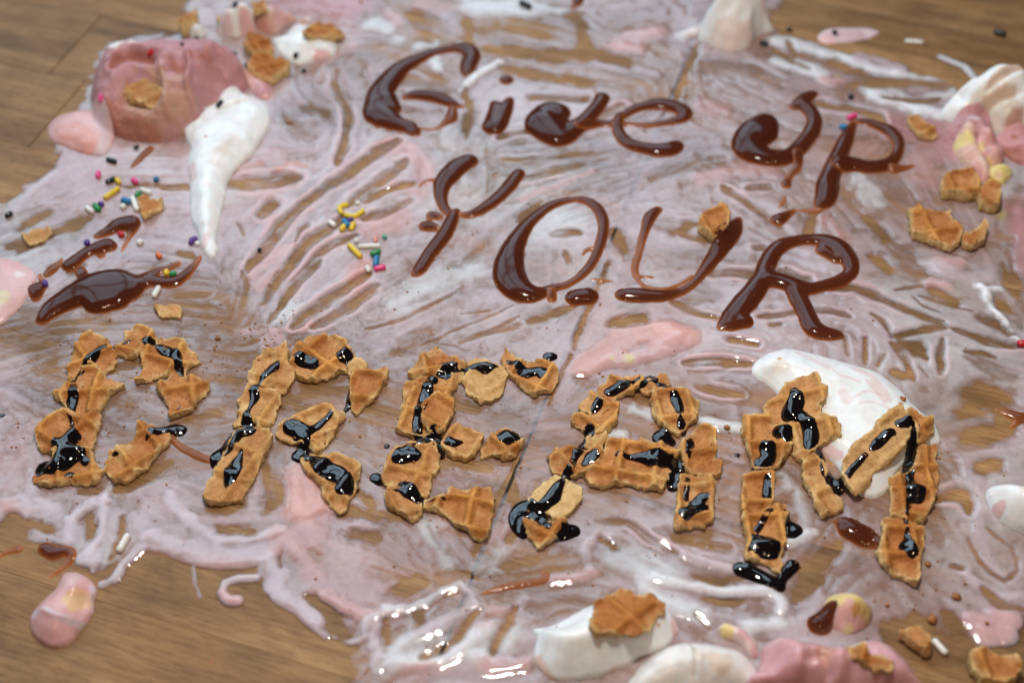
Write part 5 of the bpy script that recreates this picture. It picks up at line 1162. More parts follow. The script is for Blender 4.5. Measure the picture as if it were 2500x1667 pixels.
letter('brown sauce letter p ending the top line with two sprinkles on it',
       ('stem', 'C', [[(1268, 785, 24), (1240, 840, 38), (1210, 905, 52), (1180, 975, 58), (1150, 1045, 62), (1115, 1125, 68), (1098, 1190, 82), (1090, 1250, 78), (1072, 1295, 60), (1040, 1330, 26)]]),
       ('bowl', 'C', [[(1290, 780, 20), (1350, 788, 24), (1420, 813, 28), (1490, 842, 36), (1538, 892, 40), (1550, 955, 40), (1520, 1022, 38), (1450, 1062, 40), (1350, 1072, 42), (1260, 1058, 46), (1180, 1062, 48)]]),
       ('tail', 'C', [[(1520, 1085, 26), (1580, 1080, 20), (1645, 1064, 10)]], M_CARAMEL))
letter('brown sauce letter y starting the middle line',
       ('arm', 'E', [[(985, 128, 48), (915, 165, 60), (855, 222, 66), (803, 290, 64), (787, 370, 52), (805, 440, 38), (845, 495, 32)]]),
       ('stem', 'E', [[(895, 480, 30), (858, 555, 48), (810, 645, 52), (750, 725, 50), (690, 805, 48), (642, 880, 46), (615, 912, 34)]]),
       ('arm', 'E', [[(1330, 215, 42), (1290, 270, 46), (1220, 352, 43), (1140, 422, 40), (1060, 475, 34), (985, 505, 26), (930, 500, 16)]]),
       ('curl', 'E', [[(775, 520, 24), (725, 510, 30), (705, 530, 20)], [(760, 600, 22), (720, 585, 34), (680, 585, 38), (690, 605, 24)]]))
letter('large brown sauce letter o with a heavy left side in the middle line',
       ('ring', 'E', [[(1720, 395, 22), (1640, 410, 27), (1560, 440, 33), (1480, 490, 38), (1400, 560, 45), (1335, 650, 60), (1285, 750, 84), (1262, 850, 110), (1270, 940, 116), (1320, 1020, 92), (1410, 1058, 62), (1490, 1048, 40), (1560, 1018, 32), (1640, 998, 25), (1720, 960, 27), (1800, 890, 33), (1860, 800, 36), (1900, 700, 40), (1920, 600, 42), (1910, 520, 42), (1870, 450, 36), (1800, 405, 27), (1720, 395, 22)]]),
       ('drip', 'E', [[(1558, 1040, 36), (1562, 1090, 38)]]), ('hook', 'E', [[(1840, 740, 16), (1800, 750, 16), (1775, 785, 12)]], M_CARAMEL))
letter('thin broken brown sauce letter u in the middle line',
       ('stem', 'Z', [[(1512, 484, 9), (1493, 500, 15), (1479, 540, 11), (1468, 580, 9), (1458, 618, 10), (1462, 640, 8)]]),
       ('base', 'Z', [[(1432, 680, 15), (1470, 681, 17), (1520, 682, 14), (1560, 673, 10), (1590, 655, 10), (1612, 630, 13), (1638, 595, 18), (1662, 562, 22), (1685, 533, 19), (1697, 505, 8)]]),
       ('thread', 'Z', [[(1462, 640, 5), (1480, 660, 5), (1520, 668, 5), (1560, 655, 4), (1590, 635, 4)], [(1455, 635, 4), (1500, 640, 4)]], M_CARAMEL))
letter('bold brown sauce letter r ending the middle line',
       ('stroke', 'F', [[(415, 795, 26), (490, 720, 66), (570, 630, 76), (640, 540, 72), (690, 440, 62), (732, 340, 58), (800, 268, 46), (900, 238, 36), (1000, 228, 36), (1100, 242, 44), (1180, 285, 54), (1230, 355, 56), (1248, 430, 52), (1200, 480, 42), (1110, 517, 38), (1030, 535, 36), (960, 542, 42), (880, 520, 52), (780, 490, 50), (710, 478, 54)],
                         [(880, 545, 56), (930, 640, 60), (970, 722, 58), (1012, 800, 58), (1085, 828, 46), (1158, 835, 34)], [(470, 780, 40), (560, 750, 52)], [(1070, 300, 40), (1150, 360, 30)]]))
GB = 'drops and smears of brown sauce'
def drop(label, f, strokes, mat=None, **kw):
    return sauce('sauce_drop', f, strokes, mat or M_CHOC, None, label, 'sauce', GB, **kw)
drop('round brown sauce drop below the O of the middle line', 'E', [[(1725, 1082, 56), (1810, 1068, 58)]])
drop('faint brown sauce streak crossing the board crack right of the O', 'E', [[(1825, 948, 8), (1900, 955, 14), (1980, 970, 10)]], M_CARAMEL)
drop('short brown sauce streak below the drip of the u', 'C', [[(825, 1260, 14), (810, 1300, 15), (785, 1335, 10)]], M_CARAMEL)
drop('small brown sauce dab below the gap between u and p', 'C', [[(785, 1408, 42), (850, 1372, 24), (885, 1345, 16)]])
drop('thin brown sauce thread at the foot of the p', 'C', [[(910, 1345, 10), (980, 1352, 14), (1050, 1350, 14)]], M_CARAMEL)
drop('thin brown sauce curl left of the y', 'E', [[(740, 268, 12), (690, 272, 12), (650, 295, 11), (635, 325, 9)]], M_CARAMEL)
drop('brown sauce fleck cut by the top edge', 'B', [[(1745, -20, 40), (1740, 20, 36), (1705, 65, 12)]])
drop('big brown sauce puddle with a pointed tail at the left', 'D',
     [[(295, 805, 38), (360, 735, 62), (450, 680, 72), (560, 625, 86), (680, 595, 112), (790, 585, 124), (880, 590, 90), (960, 560, 48), (1050, 535, 40), (1140, 545, 40), (1220, 540, 38), (1290, 490, 32), (1350, 430, 26), (1400, 362, 10)], [(960, 530, 36), (1080, 475, 26), (1160, 450, 24), (1240, 415, 20)], [(600, 540, 50), (560, 460, 42)], [(700, 670, 90), (800, 650, 90)]], cap=4.0)
drop('brown sauce streak above the big puddle at left', 'D', [[(490, 430, 46), (560, 372, 38), (640, 325, 38), (740, 292, 48), (770, 300, 40)], [(700, 330, 40), (710, 365, 30)]])
drop('brown sauce dab with a red sprinkle near the left edge', 'D', [[(680, 225, 22), (760, 190, 34), (830, 150, 48), (900, 140, 56), (930, 170, 42), (885, 260, 15), (845, 340, 9)]])
drop('small brown sauce dab with a purple sprinkle at left', 'D', [[(255, 650, 40), (262, 600, 52), (300, 555, 26), (275, 490, 14)]])
drop('thin brown sauce fleck above the small dab at left', 'D', [[(335, 490, 28), (370, 455, 34), (405, 425, 22), (435, 380, 9)]], M_CARAMEL)
drop('slim brown sauce sliver left of the white cream tongue', 'A', [[(1050, 1045, 20), (1000, 1090, 24), (950, 1140, 20), (912, 1175, 9)]], M_CARAMEL)
drop('heart shaped brown sauce dab above the pink drop at lower left', 'K', [[(325, 555, 54), (390, 595, 50), (450, 575, 40), (520, 588, 38), (500, 645, 28), (440, 700, 22), (370, 750, 12), (298, 800, 5)]])
drop('small brown sauce dab at the lower left edge', 'K', [[(135, 560, 30), (70, 572, 24), (0, 605, 14), (-30, 630, 12)]])
drop('caramel coloured sauce line curled at its end near the bottom', 'L', [[(975, 657, 9), (1080, 622, 26), (1200, 598, 27), (1320, 578, 26), (1390, 562, 26), (1402, 530, 18), (1365, 514, 14)]], M_CARAMEL)
drop('glossy brown sauce drop left of the lower right post of the M', 'J', [[(745, 1165, 10), (800, 1165, 34), (850, 1210, 72), (930, 1255, 72), (1000, 1295, 36), (1040, 1310, 30)]])
drop('arrow shaped brown sauce smear cut by the right edge', 'J', [[(1775, 437, 8), (1860, 468, 26), (1940, 500, 34), (1990, 500, 34)], [(1960, 500, 26), (1900, 540, 18), (1865, 560, 8)]], M_CARAMEL)
drop('domed brown sauce drop leaning on the yellow patched pink ball', 'M', [[(1045, 855, 86), (1090, 790, 50)]], cap=5, c=0.8)
drop('brown sauce strand running from the D piece to the R', 'G', [[(1120, 890, 18), (1160, 940, 22), (1250, 915, 26), (1300, 950, 26), (1330, 1000, 26), (1400, 1050, 32), (1500, 1100, 35), (1600, 1140, 30), (1650, 1142, 18)]], M_CARAMEL, zf=2.0)
drop('tiny caramel sauce fleck on the bare wood at the bottom', 'K', [[(1540, 1330, 10), (1510, 1370, 16), (1475, 1415, 7)]], M_CARAMEL)

GS = 'dark syrup on the waffle word'
def syrup(label, f, *strokes, zf=3.0, **kw):
    kw.setdefault('scale', 1.0); kw.setdefault('c', 0.58); kw.setdefault('cap', 2.0); kw.setdefault('wob', 0.10)
    return sauce('syrup_blob', f, list(strokes), M_SYRUP, None, label, 'syrup', GS, zf=zf, soft=5, **kw)
syrup('dark syrup line over the upper left bend of the D', 'G', [(1005, 223, 10), (950, 245, 16), (890, 280, 20), (820, 285, 28), (760, 300, 33), (720, 350, 36), (680, 400, 36), (630, 450, 24), (600, 490, 26), (570, 530, 18)])
syrup('long dark syrup run down the left post of the D', 'G', [(555, 575, 26), (560, 640, 43), (545, 710, 50), (535, 780, 36), (540, 850, 18), (545, 910, 24), (530, 960, 58), (560, 985, 48), (440, 1030, 42)], [(520, 1000, 60), (500, 1080, 66), (520, 1130, 74), (430, 1190, 68), (330, 1190, 56), (285, 1250, 32)], [(520, 1120, 60), (590, 1100, 52)], [(620, 1130, 34), (650, 1165, 40)])
syrup('round dark syrup bead on the bottom corner of the D', 'G', [(530, 1275, 42)], c=0.8)
syrup('dark syrup bead on the topmost piece of the D', 'G', [(1125, 248, 38), (1150, 250, 34)])
syrup('dark syrup trickle down the upper right bend of the D', 'G', [(1195, 270, 14), (1225, 290, 34), (1275, 322, 48), (1330, 350, 48), (1365, 400, 38), (1365, 445, 38), (1390, 505, 20)])
syrup('tiny dark syrup tick on the star shaped piece of the D', 'G', [(1383, 712, 10), (1350, 770, 13)])
syrup('small dark syrup spot on the lower right piece of the D', 'G', [(865, 1115, 16), (892, 1105, 28)])
syrup('dark syrup lump with a smear beside the right end of the D', 'G', [(1110, 1005, 8), (1180, 935, 36), (1250, 905, 42), (1330, 890, 48), (1365, 895, 46)])
syrup('wavy dark syrup run down the left post of the R', 'G', [(2135, 398, 8), (2092, 440, 43), (2050, 480, 38), (2000, 540, 20), (1970, 572, 14), (1942, 622, 42), (1945, 672, 40), (1915, 732, 18), (1890, 782, 22), (1885, 850, 52), (1900, 915, 58), (1820, 930, 48), (1770, 990, 56), (1720, 1060, 52), (1655, 1100, 56), (1630, 1165, 28)])
syrup('drop shaped dark syrup on the foot of the left post of the R', 'G', [(1855, 1060, 8), (1822, 1140, 33), (1785, 1230, 65), (1762, 1310, 54), (1745, 1350, 28)])
syrup('short thick dark syrup bar at the top left of the R', 'H', [(205, 245, 37), (255, 265, 44), (310, 287, 38)])
syrup('dark syrup spot at the top right of the R trickling down', 'H', [(560, 235, 30), (535, 215, 42), (520, 240, 40), (490, 237, 24)], [(515, 255, 16), (545, 300, 12), (555, 350, 10), (560, 400, 9), (552, 470, 16), (545, 540, 24), (515, 580, 14), (480, 590, 10)])
syrup('boot shaped dark syrup across the middle of the R', 'H', [(450, 600, 20), (380, 660, 24), (310, 720, 34), (250, 740, 48), (170, 708, 56)], [(230, 770, 56), (255, 820, 44), (200, 880, 44), (270, 900, 40)])
syrup('long dark syrup mass down the right leg of the R', 'H', [(330, 930, 43), (400, 1000, 72), (470, 1020, 66), (530, 1070, 56), (522, 1125, 58), (560, 1085, 40)])
syrup('small dark syrup droplet at the foot of the R', 'H', [(605, 1140, 22)], zf=0.5)
syrup('ragged dark syrup line along the top bar of the E', 'H', [(1180, 310, 23), (1250, 315, 33), (1330, 320, 17), (1400, 305, 23), (1480, 308, 36), (1552, 299, 12)], [(1470, 315, 40)], [(1180, 345, 34), (1230, 365, 26)])
syrup('chain of dark syrup down the post of the E to the middle bar', 'H', [(1112, 390, 42), (1085, 440, 40), (1068, 510, 50), (1040, 590, 43), (1012, 680, 38), (1020, 755, 36)], [(950, 815, 28), (1060, 800, 33), (1130, 765, 42), (1150, 830, 36), (1178, 880, 24)])
syrup('almond shaped dark syrup drop on the middle bar of the E', 'H', [(1205, 795, 28), (1255, 808, 36), (1325, 802, 6)])
syrup('comma shaped dark syrup drop at the end of the E middle bar', 'H', [(1620, 772, 58), (1680, 772, 34), (1575, 802, 20)])
syrup('big oval dark syrup drop on the lower post of the E', 'H', [(980, 895, 52), (935, 890, 62), (890, 920, 46)])
syrup('dark syrup smear across the lower left corner of the E', 'H', [(860, 1125, 16), (920, 1108, 42), (960, 1140, 54), (1020, 1188, 38), (1060, 1195, 18), (1140, 1200, 17), (1215, 1192, 8)])
syrup('dark syrup drop on the table left of the E', 'H', [(735, 1060, 46), (760, 1095, 28)], zf=0.5)
syrup('tiny dark syrup speck above the drop left of the E', 'H', [(775, 980, 14)], zf=0.3)
syrup('small dark syrup bead left of the E lower post', 'H', [(810, 848, 24)], zf=0.3)
syrup('wide dark syrup on the right end of the E top bar', 'I', [(100, 70, 10), (150, 95, 23), (200, 125, 38), (240, 160, 36), (300, 142, 33), (350, 150, 38), (345, 185, 28)])
syrup('round dark syrup bead right of the E above its bar', 'I', [(400, 60, 36), (425, 58, 30)], zf=0.5)
syrup('dark syrup line over the top of the A', 'I', [(825, 290, 38), (890, 257, 38), (960, 240, 26), (1020, 235, 33), (1070, 205, 40), (1110, 190, 46)], [(1180, 240, 24), (1215, 258, 28)])
syrup('tapering dark syrup streak on the upper left slope of the A', 'I', [(775, 338, 20), (740, 372, 38), (710, 425, 22)])
syrup('dark syrup bar and bead on the upper right slope of the A', 'I', [(1262, 290, 22), (1290, 350, 42), (1312, 415, 34), (1312, 470, 16), (1330, 520, 40), (1335, 548, 28)])
syrup('dark syrup trail down the left leg of the A', 'I', [(680, 545, 43), (685, 575, 32), (645, 615, 16), (610, 680, 42), (580, 740, 26), (560, 800, 28), (540, 840, 40), (500, 868, 26)])
syrup('short dark syrup dab at the left end of the A crossbar', 'I', [(700, 738, 50), (650, 785, 28)], [(720, 725, 30), (775, 713, 12)])
syrup('long dark syrup pool along the A crossbar', 'I', [(885, 735, 24), (960, 745, 22), (1060, 750, 42), (1150, 762, 66), (1220, 772, 42), (1300, 782, 46), (1280, 845, 50), (1265, 925, 42)])
syrup('dark syrup dome behind the crossbar of the A', 'I', [(1195, 612, 64), (1245, 640, 36)], zf=1.0)
syrup('dark syrup trickle on the block right of the A crossbar', 'I', [(1372, 625, 36), (1388, 665, 32), (1365, 740, 26), (1345, 790, 24)])
syrup('dark syrup run ending in a pool on the right foot of the A', 'I', [(1370, 890, 23), (1360, 960, 24), (1355, 1035, 24)], [(1480, 1020, 42), (1430, 1065, 38), (1400, 1110, 48), (1345, 1150, 48)], [(1400, 1120, 45), (1465, 1105, 42)])
syrup('curled dark syrup pool round the left foot of the A', 'I', [(500, 905, 20), (465, 960, 42), (425, 1035, 56), (370, 1080, 44)], [(370, 1090, 40), (300, 1130, 56), (235, 1090, 66), (190, 1135, 70), (172, 1200, 50), (220, 1275, 34)], [(300, 1140, 50), (370, 1190, 42), (395, 1235, 22)], zf=2.0)
syrup('dark syrup drop at the tip of the A left foot', 'I', [(560, 1262, 56), (500, 1300, 36), (450, 1325, 16)], [(520, 1240, 40), (500, 1210, 24)], zf=1.0)
syrup('winding dark syrup down the first slope of the M', 'J', [(490, 350, 30), (500, 420, 58), (470, 480, 55), (540, 510, 42), (580, 560, 42), (600, 622, 53), (595, 680, 34), (655, 702, 36), (680, 760, 26), (715, 840, 42), (760, 905, 52), (800, 885, 34)])
syrup('dark syrup bead with a tail at the inner top of the M', 'J', [(420, 585, 58), (455, 640, 28), (482, 690, 10)])
syrup('double lobed dark syrup blob on the upper left post of the M', 'J', [(325, 680, 55), (330, 745, 52), (280, 775, 46), (258, 812, 30)])
syrup('spoon shaped dark syrup streak on the middle of the M left post', 'J', [(330, 825, 16), (322, 900, 26), (330, 980, 42), (345, 1010, 28)])
syrup('dark syrup neck and pool on the lower left post of the M', 'J', [(340, 1075, 28), (310, 1120, 23), (262, 1195, 26)], [(250, 1265, 40), (320, 1310, 76), (350, 1340, 50)], [(240, 1320, 40), (205, 1375, 24)])
syrup('round dark syrup drop just right of the M left post', 'J', [(435, 1085, 16), (450, 1150, 30), (490, 1200, 58), (480, 1225, 48)], zf=1.0)
syrup('check mark shaped dark syrup at the foot of the M left post', 'J', [(155, 1450, 48), (260, 1490, 48), (350, 1535, 46), (400, 1560, 40)], [(390, 1560, 42), (430, 1500, 36), (490, 1425, 48)], zf=1.0)
syrup('upper dark syrup dash on the rising stroke of the M', 'J', [(1105, 610, 33), (1025, 668, 36), (985, 702, 22)], zf=5)
syrup('lower dark syrup dash on the rising stroke of the M', 'J', [(945, 755, 22), (880, 810, 26), (828, 872, 26)], zf=4)
syrup('long dark syrup run down the right post of the M', 'J', [(1150, 590, 28), (1220, 580, 33), (1252, 640, 36), (1240, 720, 36), (1235, 800, 40), (1235, 880, 26), (1268, 950, 62), (1280, 995, 52), (1230, 1010, 28), (1212, 1100, 19), (1210, 1180, 17), (1215, 1260, 22), (1220, 1320, 56), (1240, 1350, 46)])
syrup('tiny dark syrup droplet between the A and the M', 'I', [(1712, 740, 24)], zf=0.3)
syrup('dark syrup speck at the left edge beside the D', 'G', [(0, 830, 18), (25, 825, 18)], zf=0.3)
# ------------------------------------------------------------------ sprinkles and crumbs
def hm_at(x, y):
    i, j = int(round((x - GX[0]) / ST)), int(round((y - GY[0]) / ST))
    if 1 <= i < NX - 1 and 1 <= j < NY - 1:
        return float(HM[j - 1:j + 2, i - 1:i + 2].mean())
    return 0.0
GSP = {'black': 'dark sprinkles', None: 'coloured sugar sprinkles'}
def sprinkle(colour, where, f, pts, r=0.85, up=0.0, z=0.5):
    """pts: picture points along the sprinkle axis"""
    P = [pt(f, x, y, z) for x, y in pts]
    if len(P) == 1:
        P = [P[0] + np.array([-0.25, -0.15]), P[0] + np.array([0.25, 0.15])]
    P = np.array(P)
    if len(P) > 2:
        S = densify(np.concatenate([P, np.zeros((len(P), 1))], 1), 0.6)[:, :2]
    else:
        S = np.array([P[0] + (P[1] - P[0]) * t for t in np.linspace(0, 1, 5)])
    zz = np.array([hm_at(*q) for q in S])
    t = np.linspace(0, 1, len(S))
    A = np.stack([t, np.ones_like(t)], 1)
    k = np.linalg.lstsq(A, zz, rcond=None)[0]
    k[0] = np.clip(k[0], -1.2, 1.2)
    zl = A @ k + r * 0.75 + up
    C3 = np.concatenate([S, zl[:, None]], 1)
    d0, d1 = C3[0] - C3[1], C3[-1] - C3[-2]
    d0, d1 = d0 / np.linalg.norm(d0), d1 / np.linalg.norm(d1)
    rings = [(C3[0] + d0 * r * 0.55, r * 0.45), (C3[0] + d0 * r * 0.38, r * 0.75)] + [(c, r * (1 + 0.05 * math.sin(7 * i))) for i, c in enumerate(C3)] + [(C3[-1] + d1 * r * 0.38, r * 0.75), (C3[-1] + d1 * r * 0.55, r * 0.45)]
    N = 10
    V = []
    for i, (c, rr) in enumerate(rings):
        a, b = rings[max(0, i - 1)][0], rings[min(len(rings) - 1, i + 1)][0]
        tn = (b - a) / max(np.linalg.norm(b - a), 1e-9)
        sx = np.cross(tn, (0, 0, 1)); sx /= max(np.linalg.norm(sx), 1e-9)
        sy = np.cross(sx, tn)
        for q in range(N):
            V.append(c + rr * (math.cos(2 * math.pi * q / N) * sx + math.sin(2 * math.pi * q / N) * sy))
    m = len(rings)
    F = [(i * N + q, i * N + (q + 1) % N, (i + 1) * N + (q + 1) % N, (i + 1) * N + q) for i in range(m - 1) for q in range(N)]
    loops = [list(range(N))[::-1], list(range((m - 1) * N, m * N))]
    o = link_mesh('sprinkle', np.array(V), np.array(F), M_SPR[colour], None, loops=loops)
    tag(o, where, 'sprinkle', 'dark sprinkles' if colour == 'black' else 'coloured sugar sprinkles')
sp = sprinkle
sp('red', 'red sprinkle on the top of the big pink scoop', 'A', [(1035, 365), (1062, 355)], z=17)
sp('pink', 'hot pink sprinkle on the foot of the big pink scoop', 'A', [(735, 800), (733, 822)], z=2)
sp('pink', 'crimson pink sprinkle left of the dark pair below the scoop', 'A', [(687, 1212), (685, 1240)])
sp('pink', 'hot pink sprinkle above the white ones at left', 'A', [(926, 1258), (952, 1274)])
sp('blue', 'round blue sprinkle left of the cream tongue', 'A', [(1090, 1255), (1090, 1262)], r=1.0)
sp('yellow', 'long yellow sprinkle lying aslant at left', 'A', [(735, 1388), (825, 1320)])
sp('yellow', 'yellow sprinkle end touching a dark one at left', 'A', [(815, 1255), (832, 1280)])
sp('black', 'twin lobed dark sprinkle below the salmon puddle at left', 'A', [(752, 1122), (805, 1138)])
sp('black', 'dark sprinkle touching the short yellow one at left', 'A', [(748, 1278), (795, 1252)])
sp('black', 'small dark sprinkle above the brown sliver at left', 'A', [(942, 1042), (960, 1030)], r=0.7)
sp('black', 'dark sprinkle on wood near the left edge', 'A', [(48, 1510), (78, 1492)])
sp('green', 'green sprinkle above the upright white one at left', 'A', [(970, 1352), (955, 1372)])
sp('white', 'white sprinkle right of the green one at left', 'A', [(990, 1328), (1045, 1352)])
sp('white', 'upright white sprinkle beside the small waffle chip', 'A', [(925, 1385), (955, 1470)])
sp('blue', 'blue sprinkle left of the upright white one', 'A', [(858, 1400), (902, 1416)], r=1.0)
sp('white', 'short white sprinkle just under the blue one at left', 'A', [(850, 1452), (866, 1440)])
sp('purple', 'purple sprinkle above the green one at left', 'A', [(698, 1428), (716, 1436)])
sp('green', 'green sprinkle between purple and white at left', 'A', [(662, 1442), (692, 1472)], r=0.95)
sp('white', 'white sprinkle at the left of the green and purple pair', 'A', [(605, 1458), (645, 1482)])
sp('black', 'dark sprinkle on the white cream cluster at top', 'A', [(1635, 62), (1650, 42)], z=10)
sp('black', 'dark sprinkle low on the white cream cluster', 'A', [(1358, 242), (1372, 236)], z=3)
sp('black', 'long dark sprinkle across the top of the big pink scoop', 'A', [(1538, 240), (1622, 284)], z=13)
sp('black', 'tiny dark sprinkle on the ridge of the big pink scoop', 'A', [(1268, 315)], r=0.6, z=16)
sp('black', 'dark sprinkle on the cream below the straight ridged wedge', 'A', [(2055, 405), (2066, 392)], z=2)
sp('black', 'lower dark sprinkle right of the ridged chip at top', 'A', [(2108, 500), (2122, 500)])
sp('black', 'dark sprinkle at the left end of the ridged chip', 'A', [(1705, 440), (1712, 455)], z=2)
sp('black', 'dark sprinkle on the upper edge of the cream tongue', 'A', [(1515, 738), (1545, 715)], z=5)
sp('red', 'red sprinkle stuck in a brown sauce dab at left', 'D', [(828, 183), (850, 198)], z=2)
sp('purple', 'purple sprinkle above the brown streak at left', 'D', [(606, 268), (612, 282)], r=0.95)
sp('purple', 'purple sprinkle on the small brown dab at left', 'D', [(310, 535), (316, 555)], z=1.5)
sp('white', 'short white sprinkle right of the red one in sauce', 'D', [(965, 275), (985, 262)])
sp('orange', 'orange sprinkle above the tail of the brown puddle', 'D', [(1100, 350), (1115, 370)])
sp('purple', 'bent purple sprinkle at the tip of the cream tongue', 'D', [(1332, 278), (1340, 252), (1368, 246)])
sp('white', 'tiny white sprinkle in the bend of the purple one', 'D', [(1370, 272), (1380, 282)], r=0.7)
sp('yellow', 'yellow sprinkle on the tail of the brown puddle', 'D', [(1155, 450), (1156, 472)], z=1.5)
sp('green', 'green sprinkle next to the yellow one on the sauce tail', 'D', [(1188, 470), (1214, 470)], z=1.5)
sp('white', 'long white sprinkle under the tail of the brown puddle', 'D', [(1105, 580), (1072, 640)])
sp('black', 'dark speck sprinkle in a finger groove right of the cream tip', 'D', [(1803, 314), (1812, 318)], r=0.7)
sp('yellow', 'bent yellow sprinkle at the top of the centre cluster', 'E', [(135, 432), (90, 450), (85, 475), (100, 498)])
sp('yellow', 'curved yellow sprinkle under the bent one', 'E', [(125, 508), (185, 522), (250, 488)])
sp('blue', 'blue sprinkle in the centre cluster', 'E', [(115, 545), (140, 590)], r=1.0)
sp('purple', 'purple sprinkle half hidden behind the centre blue one', 'E', [(150, 545), (172, 545)], r=0.7)
sp('yellow', 'short yellow sprinkle left below the centre blue one', 'E', [(98, 618), (118, 590)])
sp('yellow', 'short yellow sprinkle right below the centre blue one', 'E', [(164, 608), (182, 568)])
sp('white', 'white sprinkle left of the centre cluster', 'E', [(14, 552), (46, 575)])
sp('white', 'tiny white sprinkle above the curved yellow one', 'E', [(205, 432), (216, 428)], r=0.8)
sp('yellow', 'straight yellow sprinkle left of the long white one', 'E', [(152, 718), (228, 795)])
sp('white', 'long level white sprinkle below the centre cluster', 'E', [(225, 724), (358, 722)], r=0.75)
sp('green', 'green sprinkle on top of a blue one left of the y', 'E', [(308, 790), (362, 772)], up=0.6)
sp('blue', 'blue sprinkle between a green and a pink one', 'E', [(342, 805), (334, 860)], r=0.95)
sp('pink', 'hot pink sprinkle under the blue one left of the y', 'E', [(332, 882), (395, 870)])
sp('teal', 'tiny teal sprinkle bit left of the y', 'E', [(392, 654), (402, 664)], r=0.7)
sp('coral', 'coral sprinkle sunk in pink cream left of the y', 'E', [(337, 652), (333, 690)], r=0.5)
sp('white', 'white sprinkle stub left of the pink one', 'E', [(276, 872), (288, 892)], r=0.8)
sp('white', 'white sprinkle stub above the long level one', 'E', [(195, 685), (206, 690)], r=0.8)
sp('pink', 'hot pink sprinkle on top of the letter p', 'C', [(1232, 752), (1278, 735)], z=1)
sp('blue', 'blue sprinkle at the left of the letter p', 'C', [(1186, 815), (1208, 826)], r=1.0)
sp('black', 'dark sprinkle right of the cream peak, farther one', 'C', [(842, 188), (866, 192)], r=0.8)
sp('black', 'bigger dark sprinkle right of the foot of the cream peak', 'C', [(675, 283), (708, 290)], r=1.1)
sp('black', 'dark sprinkle on the lone pink slick', 'C', [(1136, 212), (1152, 220)], r=0.9, z=1)
sp('black', 'oval dark sprinkle alone on wood at top right', 'C', [(2172, 210), (2225, 226)], r=1.2)
sp('black', 'dark sprinkle between the u and the white streak', 'C', [(1240, 622), (1252, 630)], r=1.0)
sp('white', 'blurred white sprinkle alone on wood at top right', 'C', [(1600, 265), (1700, 274)], r=0.8)
sp('black', 'dark green sprinkle on the white patch at the top edge', 'B', [(1345, 38), (1408, 66)], r=1.1)
sp('red', 'bright red sprinkle at the right edge', 'F', [(2318, 890), (2390, 900)], r=1.05)
sp('white', 'white sprinkle beside the waffle wedge at bottom right', 'M', [(1778, 952), (1848, 1028)])
sp('white', 'white sprinkle on the wood above the pink drop at lower left', 'K', [(918, 468), (858, 572)], r=0.9)

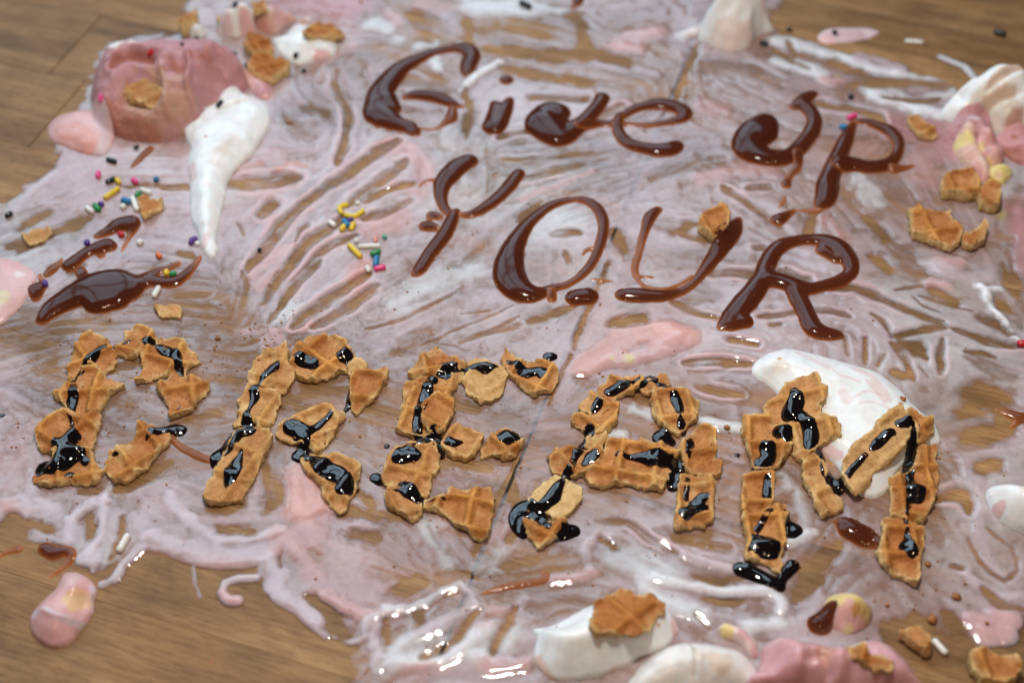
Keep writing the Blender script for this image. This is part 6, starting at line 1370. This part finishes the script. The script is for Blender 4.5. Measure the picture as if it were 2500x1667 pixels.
def blob_mesh(c, r, seed, sq=0.7):
    rs = np.random.RandomState(seed)
    N, M = 7, 4
    V, F = [], []
    for a in range(1, M):
        th = math.pi * a / M
        for q in range(N):
            ph = 2 * math.pi * (q + 0.3 * a) / N
            k = r * (0.75 + 0.5 * rs.rand())
            V.append((c[0] + k * math.sin(th) * math.cos(ph), c[1] + k * math.sin(th) * math.sin(ph), c[2] + sq * k * math.cos(th)))
    V += [(c[0], c[1], c[2] + sq * r), (c[0], c[1], c[2] - sq * r)]
    for a in range(M - 2):
        for q in range(N):
            F.append((a * N + q, (a + 1) * N + q, (a + 1) * N + (q + 1) % N, a * N + (q + 1) % N))
    n = (M - 1) * N
    T = [(n, q, (q + 1) % N) for q in range(N)] + [(n + 1, (M - 2) * N + (q + 1) % N, (M - 2) * N + q) for q in range(N)]
    return V, F, T
for k, (lab, f, x, y, r) in enumerate((
        ('toasted crumb on the pink film right of the M foot', 'M', 1915, 670, 28), ('toasted crumb touching the right foot of the M', 'M', 1738, 462, 22),
        ('dark crumb above the waffle wedge at bottom right', 'M', 1765, 812, 30), ('small dark crumb right of the yellow patched ball', 'M', 1478, 722, 16),
        ('reddish crumb on the pink tongue at lower right', 'M', 2110, 845, 14), ('golden crumb between the D and the R', 'D', 1515, 925, 24),
        ('tiny golden crumb below the golden crumb near the R', 'D', 1490, 992, 11), ('tiny crumb under the brown puddle at left', 'D', 762, 796, 11),
        ('crumb on the white bridge between A and M', 'I', 1640, 560, 22), ('crumbs on the cream puddle right of the M', 'J', 1172, 424, 22),
        ('brown crumb in the pink film below the cream tongue top', 'A', 2010, 850, 24), ('brown crumb on the rosy film at the top left of centre', 'R', 945, 25, 22))):
    c = pt(f, x, y, 0.5)
    rr = r / FR[f][2] / FPX * 400
    V, F, T = blob_mesh((c[0], c[1], hm_at(*c) + rr * 0.3), rr, 50 + k)
    o = link_mesh('crumb', np.array(V), np.array(F), M_CRUMB, None, loops=T)
    tag(o, lab, 'crumb', 'toasted crumbs')
# crumb dust, too fine to count
rs = np.random.RandomState(3)
AV, AF, AT = [], [], []
spots = [('Z', 250, 950, 260, 120), ('Z', 600, 780, 160, 120), ('Z', 1100, 1000, 500, 60), ('Z', 2000, 1150, 330, 80), ('Z', 2050, 1400, 220, 60), ('Z', 1200, 900, 1100, 200), ('Z', 1350, 1280, 600, 60)]
k = 0
for f, x, y, sx, cnt in spots:
    for q in range(int(cnt * 1.5)):
        c = pt(f, x + rs.randn() * sx * 0.6, y + rs.randn() * sx * 0.4)
        h = hm_at(*c)
        if h < 0.05 or h > 3.0:
            continue
        r = 0.15 + 0.28 * rs.rand() ** 3
        V, F, T = blob_mesh((c[0], c[1], h + r * 0.2), r, k)
        o0 = len(AV)
        AV += V
        AF += [tuple(i + o0 for i in t) for t in F]
        AT += [tuple(i + o0 for i in t) for t in T]
        k += 1
o = link_mesh('crumb_dust', np.array(AV), np.array(AF), M_CRUMB, None, loops=AT)
tag(o, 'fine brown waffle crumb dust sprinkled over the melted ice cream', 'crumb dust', None, 'stuff')
